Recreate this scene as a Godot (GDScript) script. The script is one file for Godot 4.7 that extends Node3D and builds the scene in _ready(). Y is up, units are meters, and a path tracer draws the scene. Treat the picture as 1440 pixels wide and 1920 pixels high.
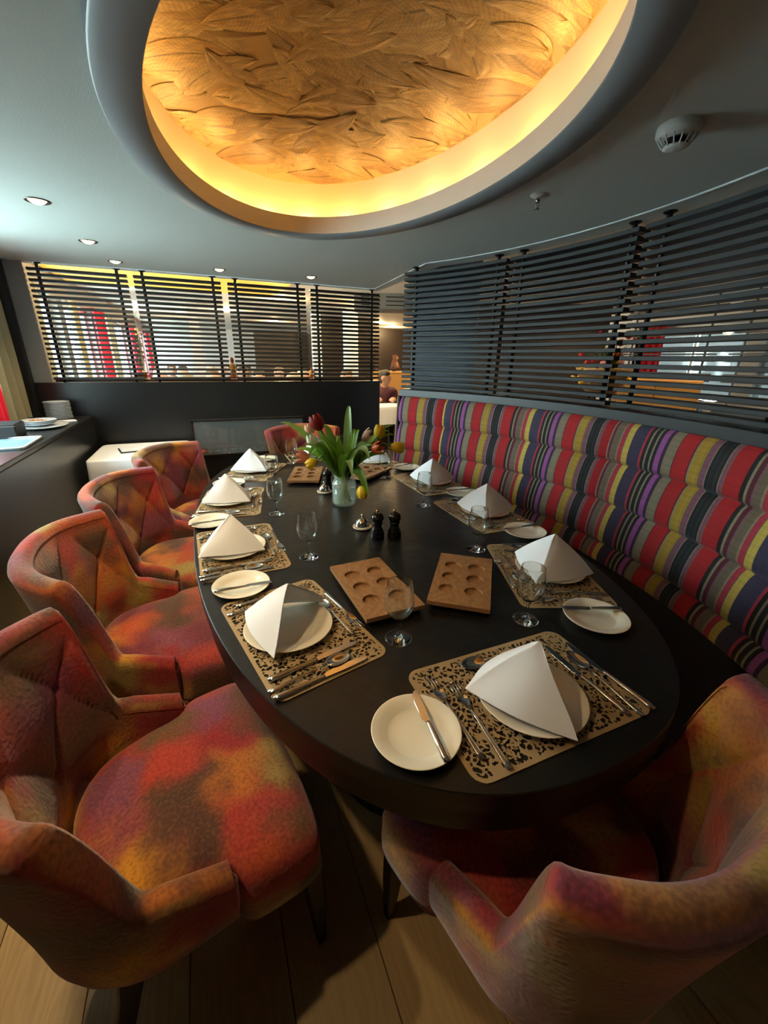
extends Node3D
# A private dining alcove on a river ship: oval table laid for ten, tub chairs, striped curved banquette, slatted screens,
# a lit oval ceiling dome and the restaurant beyond. x runs along the fireplace wall, z from that wall towards the viewer, y up, metres.

const CEIL := 2.045
const ARC_C := Vector2(-1.22, 0.2)      # centre of the banquette's curve
const TABLE_Y := 0.75
var M := {}
var used := {}


class MB:
	var st := SurfaceTool.new()
	var n := 0

	func _init() -> void:
		st.begin(Mesh.PRIMITIVE_TRIANGLES)

	func soft() -> MB:
		st.set_smooth_group(0)
		return self

	func group(g: int) -> MB:
		st.set_smooth_group(g)
		return self

	func flat() -> MB:
		st.set_smooth_group(-1)
		return self

	func v(p: Vector3, uv := Vector2.ZERO) -> int:
		st.set_uv(uv)
		st.add_vertex(p)
		n += 1
		return n - 1

	func t(a: int, b: int, c: int) -> void:
		st.add_index(a)
		st.add_index(b)
		st.add_index(c)

	func quad(a: Vector3, b: Vector3, c: Vector3, d: Vector3) -> void:   # a b c d run anticlockwise seen from the front
		var i := v(a, Vector2(0, 0))
		v(b, Vector2(1, 0))
		v(c, Vector2(1, 1))
		v(d, Vector2(0, 1))
		t(i, i + 2, i + 1)
		t(i, i + 3, i + 2)

	func tri(a: Vector3, b: Vector3, c: Vector3) -> void:
		var i := v(a)
		v(b)
		v(c)
		t(i, i + 2, i + 1)

	# rows of points; the normal is (along rows) x (along columns); uvs from 0 to 1 or as given
	func grid(rows: Array, flip := false, uvs: Array = []) -> void:
		var base := n
		var w: int = rows[0].size()
		var h := rows.size()
		for i in h:
			for j in w:
				v(rows[i][j], uvs[i][j] if uvs.size() else Vector2(float(j) / max(1, w - 1), float(i) / max(1, h - 1)))
		for i in h - 1:
			for j in w - 1:
				var a := base + i * w + j
				var b := a + w
				if flip:
					t(a, b + 1, a + 1)
					t(a, b, b + 1)
				else:
					t(a, a + 1, b + 1)
					t(a, b + 1, b)

	func lathe(prof: Array, seg: int, xf := Transform3D(), squash := Vector2.ONE) -> void:
		var rows := []
		for p in prof:
			var r := PackedVector3Array()
			for k in seg + 1:
				var a := TAU * k / seg
				r.append(xf * Vector3(p.x * cos(a) * squash.x, p.y, p.x * sin(a) * squash.y))
			rows.append(r)
		grid(rows)

	func cbox(c: Vector3, s: Vector3, bev := 0.003, xf := Transform3D()) -> void:
		flat()
		var h := s * 0.5
		bev = minf(bev, minf(h.x, minf(h.y, h.z)) * 0.9)
		var g := h - Vector3(bev, bev, bev)
		var P := func(sx: float, sy: float, sz: float, ax: int) -> Vector3:
			var p := Vector3(sx * g.x, sy * g.y, sz * g.z)
			p[ax] = [sx, sy, sz][ax] * h[ax]
			return xf * (c + p)
		for ax in 3:
			var u := (ax + 1) % 3
			var w := (ax + 2) % 3
			for s1 in [-1.0, 1.0]:
				var pts := []
				for q in [[-1.0, -1.0], [1.0, -1.0], [1.0, 1.0], [-1.0, 1.0]]:
					var sg := [0.0, 0.0, 0.0]
					sg[ax] = s1
					sg[u] = q[0]
					sg[w] = q[1]
					pts.append(P.call(sg[0], sg[1], sg[2], ax))
				if s1 > 0:
					quad(pts[0], pts[1], pts[2], pts[3])
				else:
					quad(pts[3], pts[2], pts[1], pts[0])
				# edges shared with the next axis
				for s2 in [-1.0, 1.0]:
					var e := []
					for s3 in [-1.0, 1.0]:
						var sg2 := [0.0, 0.0, 0.0]
						sg2[ax] = s1
						sg2[u] = s2
						sg2[w] = s3
						e.append([P.call(sg2[0], sg2[1], sg2[2], ax), P.call(sg2[0], sg2[1], sg2[2], u)])
					if s1 * s2 > 0:
						quad(e[0][0], e[0][1], e[1][1], e[1][0])
					else:
						quad(e[1][0], e[1][1], e[0][1], e[0][0])
		for sx in [-1.0, 1.0]:
			for sy in [-1.0, 1.0]:
				for sz in [-1.0, 1.0]:
					var a: Vector3 = P.call(sx, sy, sz, 0)
					var b: Vector3 = P.call(sx, sy, sz, 1)
					var d: Vector3 = P.call(sx, sy, sz, 2)
					if sx * sy * sz > 0:
						tri(a, b, d)
					else:
						tri(a, d, b)
		soft()

	# a tube along a path; rad is one number or one per point; flatten squashes it across
	func tube(path: PackedVector3Array, rad: Array, seg := 10, capped := true, flatten := 1.0, side := Vector3.ZERO) -> void:
		var rows := []
		var prev := side if side != Vector3.ZERO else Vector3.UP.cross(path[1] - path[0])
		if prev.length() < 1e-5:
			prev = Vector3.RIGHT
		for i in path.size():
			var d := (path[mini(i + 1, path.size() - 1)] - path[maxi(i - 1, 0)]).normalized()
			prev = (prev - d * prev.dot(d)).normalized()
			var up := d.cross(prev)
			var r: float = rad[mini(i, rad.size() - 1)]
			var row := PackedVector3Array()
			for k in seg + 1:
				var a := -TAU * k / seg
				row.append(path[i] + prev * cos(a) * r + up * sin(a) * r * flatten)
			rows.append(row)
		if capped:
			var r0 := PackedVector3Array()
			var r1 := PackedVector3Array()
			for k in seg + 1:
				r0.append(path[0])
				r1.append(path[path.size() - 1])
			rows.push_front(r0)
			rows.push_back(r1)
		grid(rows)

	# an upright prism over an outline in x and z; the outline runs so that its area in (x, z) is positive or negative, either works
	func prism(outline: PackedVector2Array, y0: float, y1: float, bev := 0.0, xf := Transform3D(), bottom := true) -> void:
		var o := outline.duplicate()
		var area := 0.0
		for i in o.size():
			area += o[i].cross(o[(i + 1) % o.size()])
		if area < 0:
			o.reverse()
		var inset := PackedVector2Array()
		for i in o.size():
			var e := (o[(i + 1) % o.size()] - o[(i - 1 + o.size()) % o.size()]).normalized()
			inset.append(o[i] + Vector2(-e.y, e.x) * bev)
		var lv := [[o, y0], [o, y1]]
		if bev > 0.0:
			lv = [[inset, y0], [o, y0 + bev], [o, y1 - bev], [inset, y1]]
		for k in lv.size() - 1:
			group(k + 1)
			var rows := []
			for l in [lv[k], lv[k + 1]]:
				var r := PackedVector3Array()
				for i in o.size() + 1:
					var q: Vector2 = l[0][i % o.size()]
					r.append(xf * Vector3(q.x, l[1], q.y))
				rows.append(r)
			grid(rows)
		var idx := Geometry2D.triangulate_polygon(inset)
		group(9)
		for cap in ([0, 1] if bottom else [1]):
			var base := n
			for q in inset:
				v(xf * Vector3(q.x, y1 if cap else y0, q.y), q)
			for k in range(0, idx.size(), 3):
				var a := inset[idx[k]]
				var b := inset[idx[k + 1]]
				var c := inset[idx[k + 2]]
				var ccw := (b - a).cross(c - a) > 0   # positive in (x, z): seen from above this runs clockwise
				if ccw == (cap == 1):
					t(base + idx[k], base + idx[k + 1], base + idx[k + 2])
				else:
					t(base + idx[k], base + idx[k + 2], base + idx[k + 1])
		soft()

	func mesh() -> ArrayMesh:
		st.generate_normals()
		st.index()
		return st.commit()


func mat(key: String, c: Color, rough := 0.6, metal := 0.0) -> StandardMaterial3D:
	var m := StandardMaterial3D.new()
	m.resource_name = key
	m.albedo_color = c
	m.roughness = rough
	m.metallic = metal
	M[key] = m
	return m


func part(parent: Node, called: String, mesh: Mesh, material: Material, xf := Transform3D()) -> MeshInstance3D:
	var o := MeshInstance3D.new()
	o.name = called
	o.mesh = mesh
	o.material_override = material
	o.transform = xf
	parent.add_child(o, true)
	return o


func numbered(called: String) -> String:
	var k: int = used.get(called, 0)
	used[called] = k + 1
	return called if k == 0 else "%s_%03d" % [called, k]


func tag(o: Node, label: String, category: String, group := "", kind := "") -> Node:
	if label: o.set_meta("label", label)
	if category: o.set_meta("category", category)
	if group: o.set_meta("group", group)
	if kind: o.set_meta("kind", kind)
	return o


func thing(called: String, label: String, category: String, at := Vector3.ZERO, turn := 0.0, group := "") -> Node3D:
	var o := Node3D.new()
	o.name = numbered(called)
	add_child(o)
	o.position = at
	o.rotation.y = turn
	tag(o, label, category, group)
	return o


func single(called: String, mesh: Mesh, material: Material, label: String, category: String, xf := Transform3D(), group := "") -> MeshInstance3D:
	var o := part(self, numbered(called), mesh, material, xf)
	tag(o, label, category, group)
	return o


func struct(called: String, mesh: Mesh, material: Material, label := "", xf := Transform3D()) -> MeshInstance3D:
	var o := part(self, numbered(called), mesh, material, xf)
	tag(o, label if label else called.replace("_", " ") + " of the dining alcove", "", "", "structure")
	return o


func copy_of(o: Node3D, called: String, label: String, xf: Transform3D) -> Node3D:
	var c: Node3D = o.duplicate()
	c.name = numbered(called)
	add_child(c)
	c.transform = xf
	c.set_meta("label", label)
	return c


func box_mesh(s: Vector3, bev := 0.004, c := Vector3.ZERO) -> ArrayMesh:
	var b := MB.new()
	b.cbox(c, s, bev)
	return b.mesh()


func yaw_xf(at: Vector3, turn: float) -> Transform3D:
	return Transform3D(Basis(Vector3.UP, turn), at)


# a turn about y that carries local +z to the direction d in (x, z)
func facing(d: Vector2) -> float:
	return atan2(d.x, d.y)


func arc_point(r: float, deg: float, y: float) -> Vector3:
	var a := deg_to_rad(deg)
	return Vector3(ARC_C.x + r * cos(a), y, ARC_C.y + r * sin(a))


func oval(a: float, b: float, e: float, seg: int, c := Vector2.ZERO) -> PackedVector2Array:
	var o := PackedVector2Array()
	for k in seg:
		var t := TAU * k / seg
		var cs := cos(t)
		var sn := sin(t)
		o.append(c + Vector2(a * signf(cs) * pow(absf(cs), 2.0 / e), b * signf(sn) * pow(absf(sn), 2.0 / e)))
	return o


func round_rect(w: float, h: float, r: float, seg := 6) -> PackedVector2Array:
	var o := PackedVector2Array()
	for q in 4:
		var cx: float = (w / 2 - r) * [1, -1, -1, 1][q]
		var cy: float = (h / 2 - r) * [1, 1, -1, -1][q]
		for k in seg + 1:
			var t := PI / 2 * (q + float(k) / seg)
			o.append(Vector2(cx + r * cos(t), cy + r * sin(t)))
	return o


func noise_tex(freq: float, seed_: int, size := 512, normal := false, bump := 2.0, oct := 4) -> NoiseTexture2D:
	var f := FastNoiseLite.new()
	f.seed = seed_
	f.frequency = freq
	f.fractal_octaves = oct
	f.noise_type = FastNoiseLite.TYPE_SIMPLEX_SMOOTH
	var t := NoiseTexture2D.new()
	t.width = size
	t.height = size
	t.seamless = true
	t.noise = f
	t.as_normal_map = normal
	t.bump_strength = bump
	return t


func _ready() -> void:
	set_camera()
	set_daylight()
	make_materials()
	build_floor()
	build_ceiling()
	build_walls()
	build_restaurant_shell()
	build_screens()
	build_banquette()
	build_table()
	build_chairs()
	build_settings()
	build_table_things()
	build_fireplace()
	build_counter()
	build_cloth_table()
	build_ceiling_things()
	build_restaurant()


func set_camera() -> void:
	var cam := Camera3D.new()
	cam.name = "camera"
	cam.keep_aspect = Camera3D.KEEP_HEIGHT
	cam.fov = rad_to_deg(2.0 * atan(960.0 / 770.08))
	cam.near = 0.02
	cam.far = 200.0
	var turn := Basis(Vector3.UP, -0.40259)
	var tilt := Basis(Vector3.RIGHT, -0.35696)
	var roll := Basis(Vector3.BACK, 0.015944)
	cam.transform = Transform3D(turn * tilt * roll, Vector3(-0.5958, 1.435, 1.7366))
	cam.current = true
	add_child(cam)


func set_daylight() -> void:
	var e := Environment.new()
	e.tonemap_mode = Environment.TONE_MAPPER_LINEAR
	e.tonemap_exposure = 1.12
	e.background_mode = Environment.BG_SKY
	var s := ProceduralSkyMaterial.new()          # an overcast day over water
	s.sky_top_color = Color(0.72, 0.84, 0.86)
	s.sky_horizon_color = Color(0.82, 0.92, 0.92)
	s.ground_horizon_color = Color(0.74, 0.84, 0.84)
	s.ground_bottom_color = Color(0.60, 0.70, 0.70)
	s.sky_curve = 0.2
	s.ground_curve = 0.2
	var sky := Sky.new()
	sky.sky_material = s
	e.sky = sky
	e.background_energy_multiplier = 32.0
	e.sdfgi_enabled = true
	e.ssao_enabled = true
	e.ssil_enabled = true
	var w := WorldEnvironment.new()
	w.name = "surroundings"
	w.environment = e
	add_child(w)


func lamp(at: Vector3, c: Color, energy: float, size := 0.03, called := "downlight_lamp") -> OmniLight3D:
	var l := OmniLight3D.new()
	l.name = called
	l.light_color = c
	l.light_energy = energy
	l.light_size = size
	l.omni_range = 20.0
	l.omni_attenuation = 2.0
	l.shadow_enabled = true
	l.position = at
	add_child(l, true)
	return l


func spot(at: Vector3, c: Color, energy: float, angle: float, size := 0.03, called := "downlight_lamp") -> SpotLight3D:
	var l := SpotLight3D.new()
	l.name = called
	l.light_color = c
	l.light_energy = energy
	l.light_size = size
	l.spot_range = 20.0
	l.spot_attenuation = 2.0
	l.spot_angle = angle
	l.spot_angle_attenuation = 0.6
	l.shadow_enabled = true
	l.position = at
	l.rotation.x = -PI / 2
	add_child(l, true)
	return l


func wood_image(base: Color, dark: Color, w: int, h: int, seed_: int, streak := 1.0) -> ImageTexture:
	var f := FastNoiseLite.new()
	f.seed = seed_
	f.frequency = 1.0
	f.fractal_octaves = 3
	var g := FastNoiseLite.new()
	g.seed = seed_ + 7
	g.frequency = 1.0
	var im := Image.create(w, h, false, Image.FORMAT_RGB8)
	for y in h:
		for x in w:
			var u := float(x) / w
			var v := float(y) / h
			var bend := g.get_noise_2d(u * 2.2, v * 1.5) * 0.9
			var ring := sin((v * 9.0 + bend * 3.0) * TAU) * 0.5 + 0.5
			var fine := f.get_noise_2d(u * 7.0, v * 90.0) * 0.5 + 0.5
			var k := clampf((ring * 0.35 + fine * 0.65 - 0.25) * 0.75 * streak, 0.0, 1.0)
			im.set_pixel(x, y, base.lerp(dark, k))
	return ImageTexture.create_from_image(im)


# soft-edged blotches of dyed velvet; the picture tiles
func velvet_image(seed_: int) -> ImageTexture:
	var rng := RandomNumberGenerator.new()
	rng.seed = seed_
	var pal := [Color(0.60, 0.12, 0.09), Color(0.68, 0.27, 0.08), Color(0.74, 0.48, 0.13), Color(0.40, 0.24, 0.12), Color(0.46, 0.13, 0.19), Color(0.50, 0.21, 0.30), Color(0.58, 0.10, 0.10), Color(0.36, 0.20, 0.14), Color(0.62, 0.48, 0.22), Color(0.64, 0.19, 0.14), Color(0.70, 0.38, 0.11), Color(0.54, 0.24, 0.24)]
	var n := 7
	var size := 504
	var cells := Image.create(n, n, false, Image.FORMAT_RGB8)
	for y in n:
		for x in n:
			cells.set_pixel(x, y, pal[rng.randi() % pal.size()])
	var big := Image.create(n * 3, n * 3, false, Image.FORMAT_RGB8)
	for y in n * 3:
		for x in n * 3:
			big.set_pixel(x, y, cells.get_pixel(x % n, y % n))
	big.resize(n * 3 * 6, n * 3 * 6, Image.INTERPOLATE_NEAREST)
	big.resize(n * 3 * 2, n * 3 * 2, Image.INTERPOLATE_BILINEAR)
	big.resize(size * 3, size * 3, Image.INTERPOLATE_CUBIC)
	var out := Image.create(size, size, false, Image.FORMAT_RGB8)
	var warp := FastNoiseLite.new()
	warp.seed = seed_ + 3
	warp.frequency = 0.012
	warp.fractal_octaves = 2
	var wx := warp.get_seamless_image(size, size)
	warp.seed = seed_ + 5
	var wy := warp.get_seamless_image(size, size)
	var sp := FastNoiseLite.new()
	sp.seed = seed_ + 9
	sp.frequency = 0.16
	sp.fractal_octaves = 3
	var spk := sp.get_seamless_image(size, size)
	for y in size:
		for x in size:
			var dx := int((wx.get_pixel(x, y).r - 0.5) * 52.0)
			var dy := int((wy.get_pixel(x, y).r - 0.5) * 52.0)
			var c := big.get_pixel(size + x + dx, size + y + dy)
			var s := spk.get_pixel(x, y).r
			c = c.lerp(Color(0.20, 0.10, 0.07), clampf((0.46 - s) * 1.3, 0.0, 0.22))
			c = c.lerp(Color(0.72, 0.52, 0.28), clampf((s - 0.56) * 1.2, 0.0, 0.22))
			out.set_pixel(x, y, c)
	return ImageTexture.create_from_image(out)


# one repeat of the banquette's woven stripes, across the width of the picture
func stripe_image() -> ImageTexture:
	var red := Color(0.68, 0.04, 0.09)
	var mustard := Color(0.67, 0.53, 0.16)
	var black := Color(0.035, 0.04, 0.055)
	var mauve := Color(0.50, 0.29, 0.38)
	var cream := Color(0.56, 0.51, 0.41)
	var maroon := Color(0.33, 0.06, 0.13)
	var taupe := Color(0.43, 0.37, 0.29)
	var pink := Color(0.70, 0.17, 0.26)
	var yellow := Color(0.78, 0.67, 0.30)
	var indigo := Color(0.22, 0.19, 0.30)
	var purple := Color(0.60, 0.31, 0.58)
	var plum := Color(0.22, 0.10, 0.24)
	var list := [[red, 90], [maroon, 7], [cream, 8], [mustard, 60], [taupe, 6], [mauve, 28], [cream, 6], [black, 18], [Color(0.20, 0.20, 0.22), 4], [black, 26], [Color(0.20, 0.20, 0.22), 4], [black, 18], [cream, 6], [mauve, 18], [taupe, 6], [red, 88], [black, 22], [cream, 14], [maroon, 22], [mauve, 8], [taupe, 42], [cream, 10], [pink, 28], [taupe, 4], [yellow, 42], [indigo, 80], [pink, 15], [black, 20], [cream, 12], [black, 25], [cream, 12], [black, 20], [purple, 34], [plum, 20], [Color(0.52, 0.47, 0.38), 60], [maroon, 5]]
	var total := 0.0
	for s in list:
		total += s[1]
	var w := 1024
	var h := 96
	var rng := RandomNumberGenerator.new()
	rng.seed = 11
	var im := Image.create(w, h, false, Image.FORMAT_RGB8)
	var rows := PackedFloat32Array()
	for y in h:
		rows.append(rng.randf_range(0.93, 1.05))
	for x in w:
		var p := total * x / w
		var at := 0.0
		var c := Color.BLACK
		for s in list:
			at += s[1]
			if p < at:
				c = s[0]
				break
		var rib := rng.randf_range(0.92, 1.06)
		for y in h:
			var k := rib * rows[y]
			im.set_pixel(x, y, Color(c.r * k, c.g * k, c.b * k))
	return ImageTexture.create_from_image(im)


func make_materials() -> void:
	var m: StandardMaterial3D
	for k in 4:
		m = mat("oak_%d" % k, Color(1, 1, 1), 0.45)
		m.albedo_texture = wood_image([Color(0.74, 0.62, 0.43), Color(0.70, 0.58, 0.40), Color(0.77, 0.65, 0.45), Color(0.68, 0.57, 0.40)][k], Color(0.58, 0.46, 0.29), 512, 128, 20 + k)
	m = mat("floor_base", Color(0.27, 0.20, 0.16), 0.8)
	m = mat("ceiling_paper", Color(0.72, 0.75, 0.74), 0.75)
	m.normal_enabled = true
	m.normal_texture = noise_tex(0.06, 5, 256, true, 3.0)
	m.normal_scale = 0.35
	m.uv1_triplanar = true
	m.uv1_scale = Vector3(9, 9, 9)
	mat("ring_paint", Color(0.52, 0.55, 0.57), 0.45)
	mat("ring_inner", Color(0.80, 0.76, 0.70), 0.5)
	mat("cove_paint", Color(0.88, 0.80, 0.64), 0.6)
	mat("trim_white", Color(0.80, 0.84, 0.85), 0.4)
	m = mat("led", Color(1, 0.80, 0.45), 0.5)
	m.emission_enabled = true
	m.emission = Color(1.0, 0.86, 0.58)
	m.emission_energy_multiplier = 14.0
	m = mat("lamp_glow", Color(1, 0.9, 0.7), 0.5)
	m.emission_enabled = true
	m.emission = Color(1.0, 0.88, 0.66)
	m.emission_energy_multiplier = 6.0
	mat("dome_ground", Color(0.66, 0.52, 0.31), 0.55)
	for k in 5:
		m = mat("dome_leaf_%d" % k, Color(1, 1, 1), 0.42)
		m.albedo_texture = leaf_image([Color(0.70, 0.56, 0.33), Color(0.76, 0.61, 0.37), Color(0.64, 0.50, 0.29), Color(0.73, 0.60, 0.38), Color(0.60, 0.46, 0.27)][k], 40 + k)
		m.metallic = 0.25
	mat("dark_wall", Color(0.080, 0.086, 0.092), 0.30)
	mat("dark_top", Color(0.13, 0.135, 0.14), 0.3)
	mat("jamb_black", Color(0.05, 0.05, 0.055), 0.5)
	mat("grey_wall", Color(0.50, 0.50, 0.50), 0.7)
	mat("slat_black", Color(0.085, 0.080, 0.078), 0.5)
	m = mat("slat_grey", Color(0.155, 0.165, 0.175), 0.6)
	m.normal_enabled = true
	m.normal_texture = noise_tex(0.03, 15, 256, true, 3.0)
	m.normal_scale = 0.2
	m.uv1_triplanar = true
	m.uv1_scale = Vector3(2, 40, 2)
	mat("post_black", Color(0.04, 0.04, 0.045), 0.4, 0.3)
	m = mat("rail_grey", Color(0.165, 0.178, 0.19), 0.38)
	m = mat("stripes", Color(1, 1, 1), 0.8)
	m.albedo_texture = stripe_image()
	m.rim_enabled = true
	m.rim = 0.35
	m.rim_tint = 0.2
	mat("bench_black", Color(0.055, 0.05, 0.05), 0.75)
	m = mat("table_wood", Color(1, 1, 1), 0.36)
	m.albedo_texture = wood_image(Color(0.075, 0.071, 0.070), Color(0.048, 0.045, 0.044), 512, 512, 71)
	m.uv1_scale = Vector3(0.6, 0.6, 1)
	m.normal_enabled = true
	m.normal_texture = noise_tex(0.05, 3, 512, true, 4.0)
	m.normal_scale = 0.08
	mat("table_side", Color(0.048, 0.044, 0.042), 0.4)
	mat("edge_metal", Color(0.35, 0.32, 0.30), 0.35, 0.8)
	var vel := velvet_image(4)
	var fuzz := noise_tex(0.11, 21, 512, false, 2.0, 3)
	for k in 7:
		m = mat("velvet_%d" % k, Color(1, 1, 1), 0.85)
		m.albedo_texture = vel
		m.uv1_triplanar = true
		m.uv1_scale = Vector3(1.15, 1.15, 1.15)
		m.uv1_offset = Vector3(0.37 * k, 0.21 * k, 0.53 * k + 0.1)
		m.uv1_triplanar_sharpness = 4.0
		m.rim_enabled = true
		m.rim = 0.6
		m.rim_tint = 0.6
		m.heightmap_enabled = true
		m.heightmap_texture = fuzz
		m.heightmap_scale = 0.12
	mat("leg_wood", Color(0.12, 0.085, 0.065), 0.4)
	m = mat("mat_taupe", Color(0.68, 0.58, 0.43), 0.45)
	m.metallic = 0.15
	m.normal_enabled = true
	m.normal_texture = noise_tex(0.2, 8, 256, true, 3.0)
	m.normal_scale = 0.3
	m.uv1_triplanar = true
	m.uv1_scale = Vector3(8, 8, 8)
	m = mat("china", Color(0.94, 0.91, 0.83), 0.16)
	m.clearcoat_enabled = true
	m.clearcoat = 0.5
	m.clearcoat_roughness = 0.08
	m = mat("linen", Color(0.93, 0.94, 0.96), 0.85)
	m.normal_enabled = true
	m.normal_texture = noise_tex(0.25, 31, 256, true, 3.0)
	m.normal_scale = 0.25
	m.uv1_triplanar = true
	m.uv1_scale = Vector3(12, 12, 12)
	mat("steel", Color(0.82, 0.80, 0.77), 0.16, 1.0)
	m = mat("glass", Color(0.98, 1.0, 1.0, 0.0), 0.0)
	m.refraction_enabled = true
	m.refraction_scale = 0.05
	m.transparency = BaseMaterial3D.TRANSPARENCY_ALPHA
	m = mat("glass_thin", Color(0.97, 1.0, 1.0, 0.02), 0.0)
	m.transparency = BaseMaterial3D.TRANSPARENCY_ALPHA
	m.metallic_specular = 0.7
	m = mat("pane", Color(0.9, 0.95, 0.95, 0.06), 0.02)
	m.transparency = BaseMaterial3D.TRANSPARENCY_ALPHA
	m = mat("pane_tinted", Color(0.30, 0.36, 0.38, 0.88), 0.05)
	m.transparency = BaseMaterial3D.TRANSPARENCY_ALPHA
	m = mat("fire_glass", Color(0.50, 0.52, 0.51, 0.36), 0.03)
	m.transparency = BaseMaterial3D.TRANSPARENCY_ALPHA
	m.metallic_specular = 0.8
	m = mat("board", Color(1, 1, 1), 0.5)
	m.albedo_texture = wood_image(Color(0.62, 0.45, 0.28), Color(0.38, 0.24, 0.13), 512, 256, 81, 1.1)
	m.uv1_scale = Vector3(2.6, 2.6, 1)
	mat("mill_black", Color(0.03, 0.03, 0.032), 0.2)
	mat("brass", Color(0.75, 0.60, 0.40), 0.25, 1.0)
	mat("ink", Color(0.06, 0.05, 0.05), 0.7)
	mat("white_plastic", Color(0.78, 0.79, 0.78), 0.4)
	mat("dark_hole", Color(0.04, 0.04, 0.04), 0.8)


func leaf_image(c: Color, seed_: int) -> ImageTexture:
	var f := FastNoiseLite.new()
	f.seed = seed_
	f.frequency = 1.0
	var im := Image.create(128, 64, false, Image.FORMAT_RGB8)
	for y in 64:
		for x in 128:
			var u := x / 128.0
			var v := absf(y / 63.0 - 0.5) * 2.0
			var rib := sin((u * 26.0 - v * 3.0) * TAU) * 0.5 + 0.5
			var k := 0.86 + rib * 0.10 + f.get_noise_2d(u * 6.0, v * 5.0) * 0.20
			if v < 0.05:
				k *= 0.72
			im.set_pixel(x, y, Color(c.r * k, c.g * k, c.b * k))
	return ImageTexture.create_from_image(im)


func build_floor() -> void:
	var base := MB.new()
	base.cbox(Vector3(2.2, -0.115, -5.4), Vector3(8.8, 0.2, 17.4), 0.001)
	var fl := struct("floor", base.mesh(), M.floor_base, "pale oak plank floor under the chairs")
	var rng := RandomNumberGenerator.new()
	rng.seed = 5
	var w := 0.226
	var plank := box_mesh(Vector3(w - 0.0022, 0.015, 1.9 - 0.002), 0.0012)
	for i in range(-4, 13):
		var x := -1.144 + i * w
		if x > 1.9:
			continue
		var z0 := 3.15 - rng.randf() * 1.2
		for j in 4:
			var z := z0 - j * 1.9 - 0.95 + 1.2
			if z + 0.95 > 3.2:
				z -= 0.0
			part(fl, "plank", plank, M["oak_%d" % (rng.randi() % 4)], Transform3D(Basis(), Vector3(x, -0.0075, z)))


func boundary() -> PackedVector2Array:
	var o := PackedVector2Array([Vector2(-1.95, 3.2), Vector2(-1.95, -2.40), Vector2(1.07, -2.40)])
	for k in 25:
		var a := deg_to_rad(lerpf(-31.0, 40.0, k / 24.0))
		o.append(ARC_C + Vector2(cos(a), sin(a)) * 2.62)
	o.append(Vector2(0.79, 3.2))
	return o


func ellipse_rows(b: MB, list: Array, seg := 128, flip := false) -> void:
	var rows := []
	for e in list:
		var r := PackedVector3Array()
		for k in seg + 1:
			var t := TAU * k / seg
			r.append(Vector3(-0.12 + e[0] * cos(t), e[2], 0.28 + e[1] * sin(t)))
		rows.append(r)
	b.grid(rows, flip)


func dome_y(x: float, z: float) -> float:
	var r := Vector2((x + 0.12) / 0.575, (z - 0.28) / 0.925).length_squared()
	return 2.215 + 0.07 * (1.0 - minf(r, 1.0))


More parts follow.
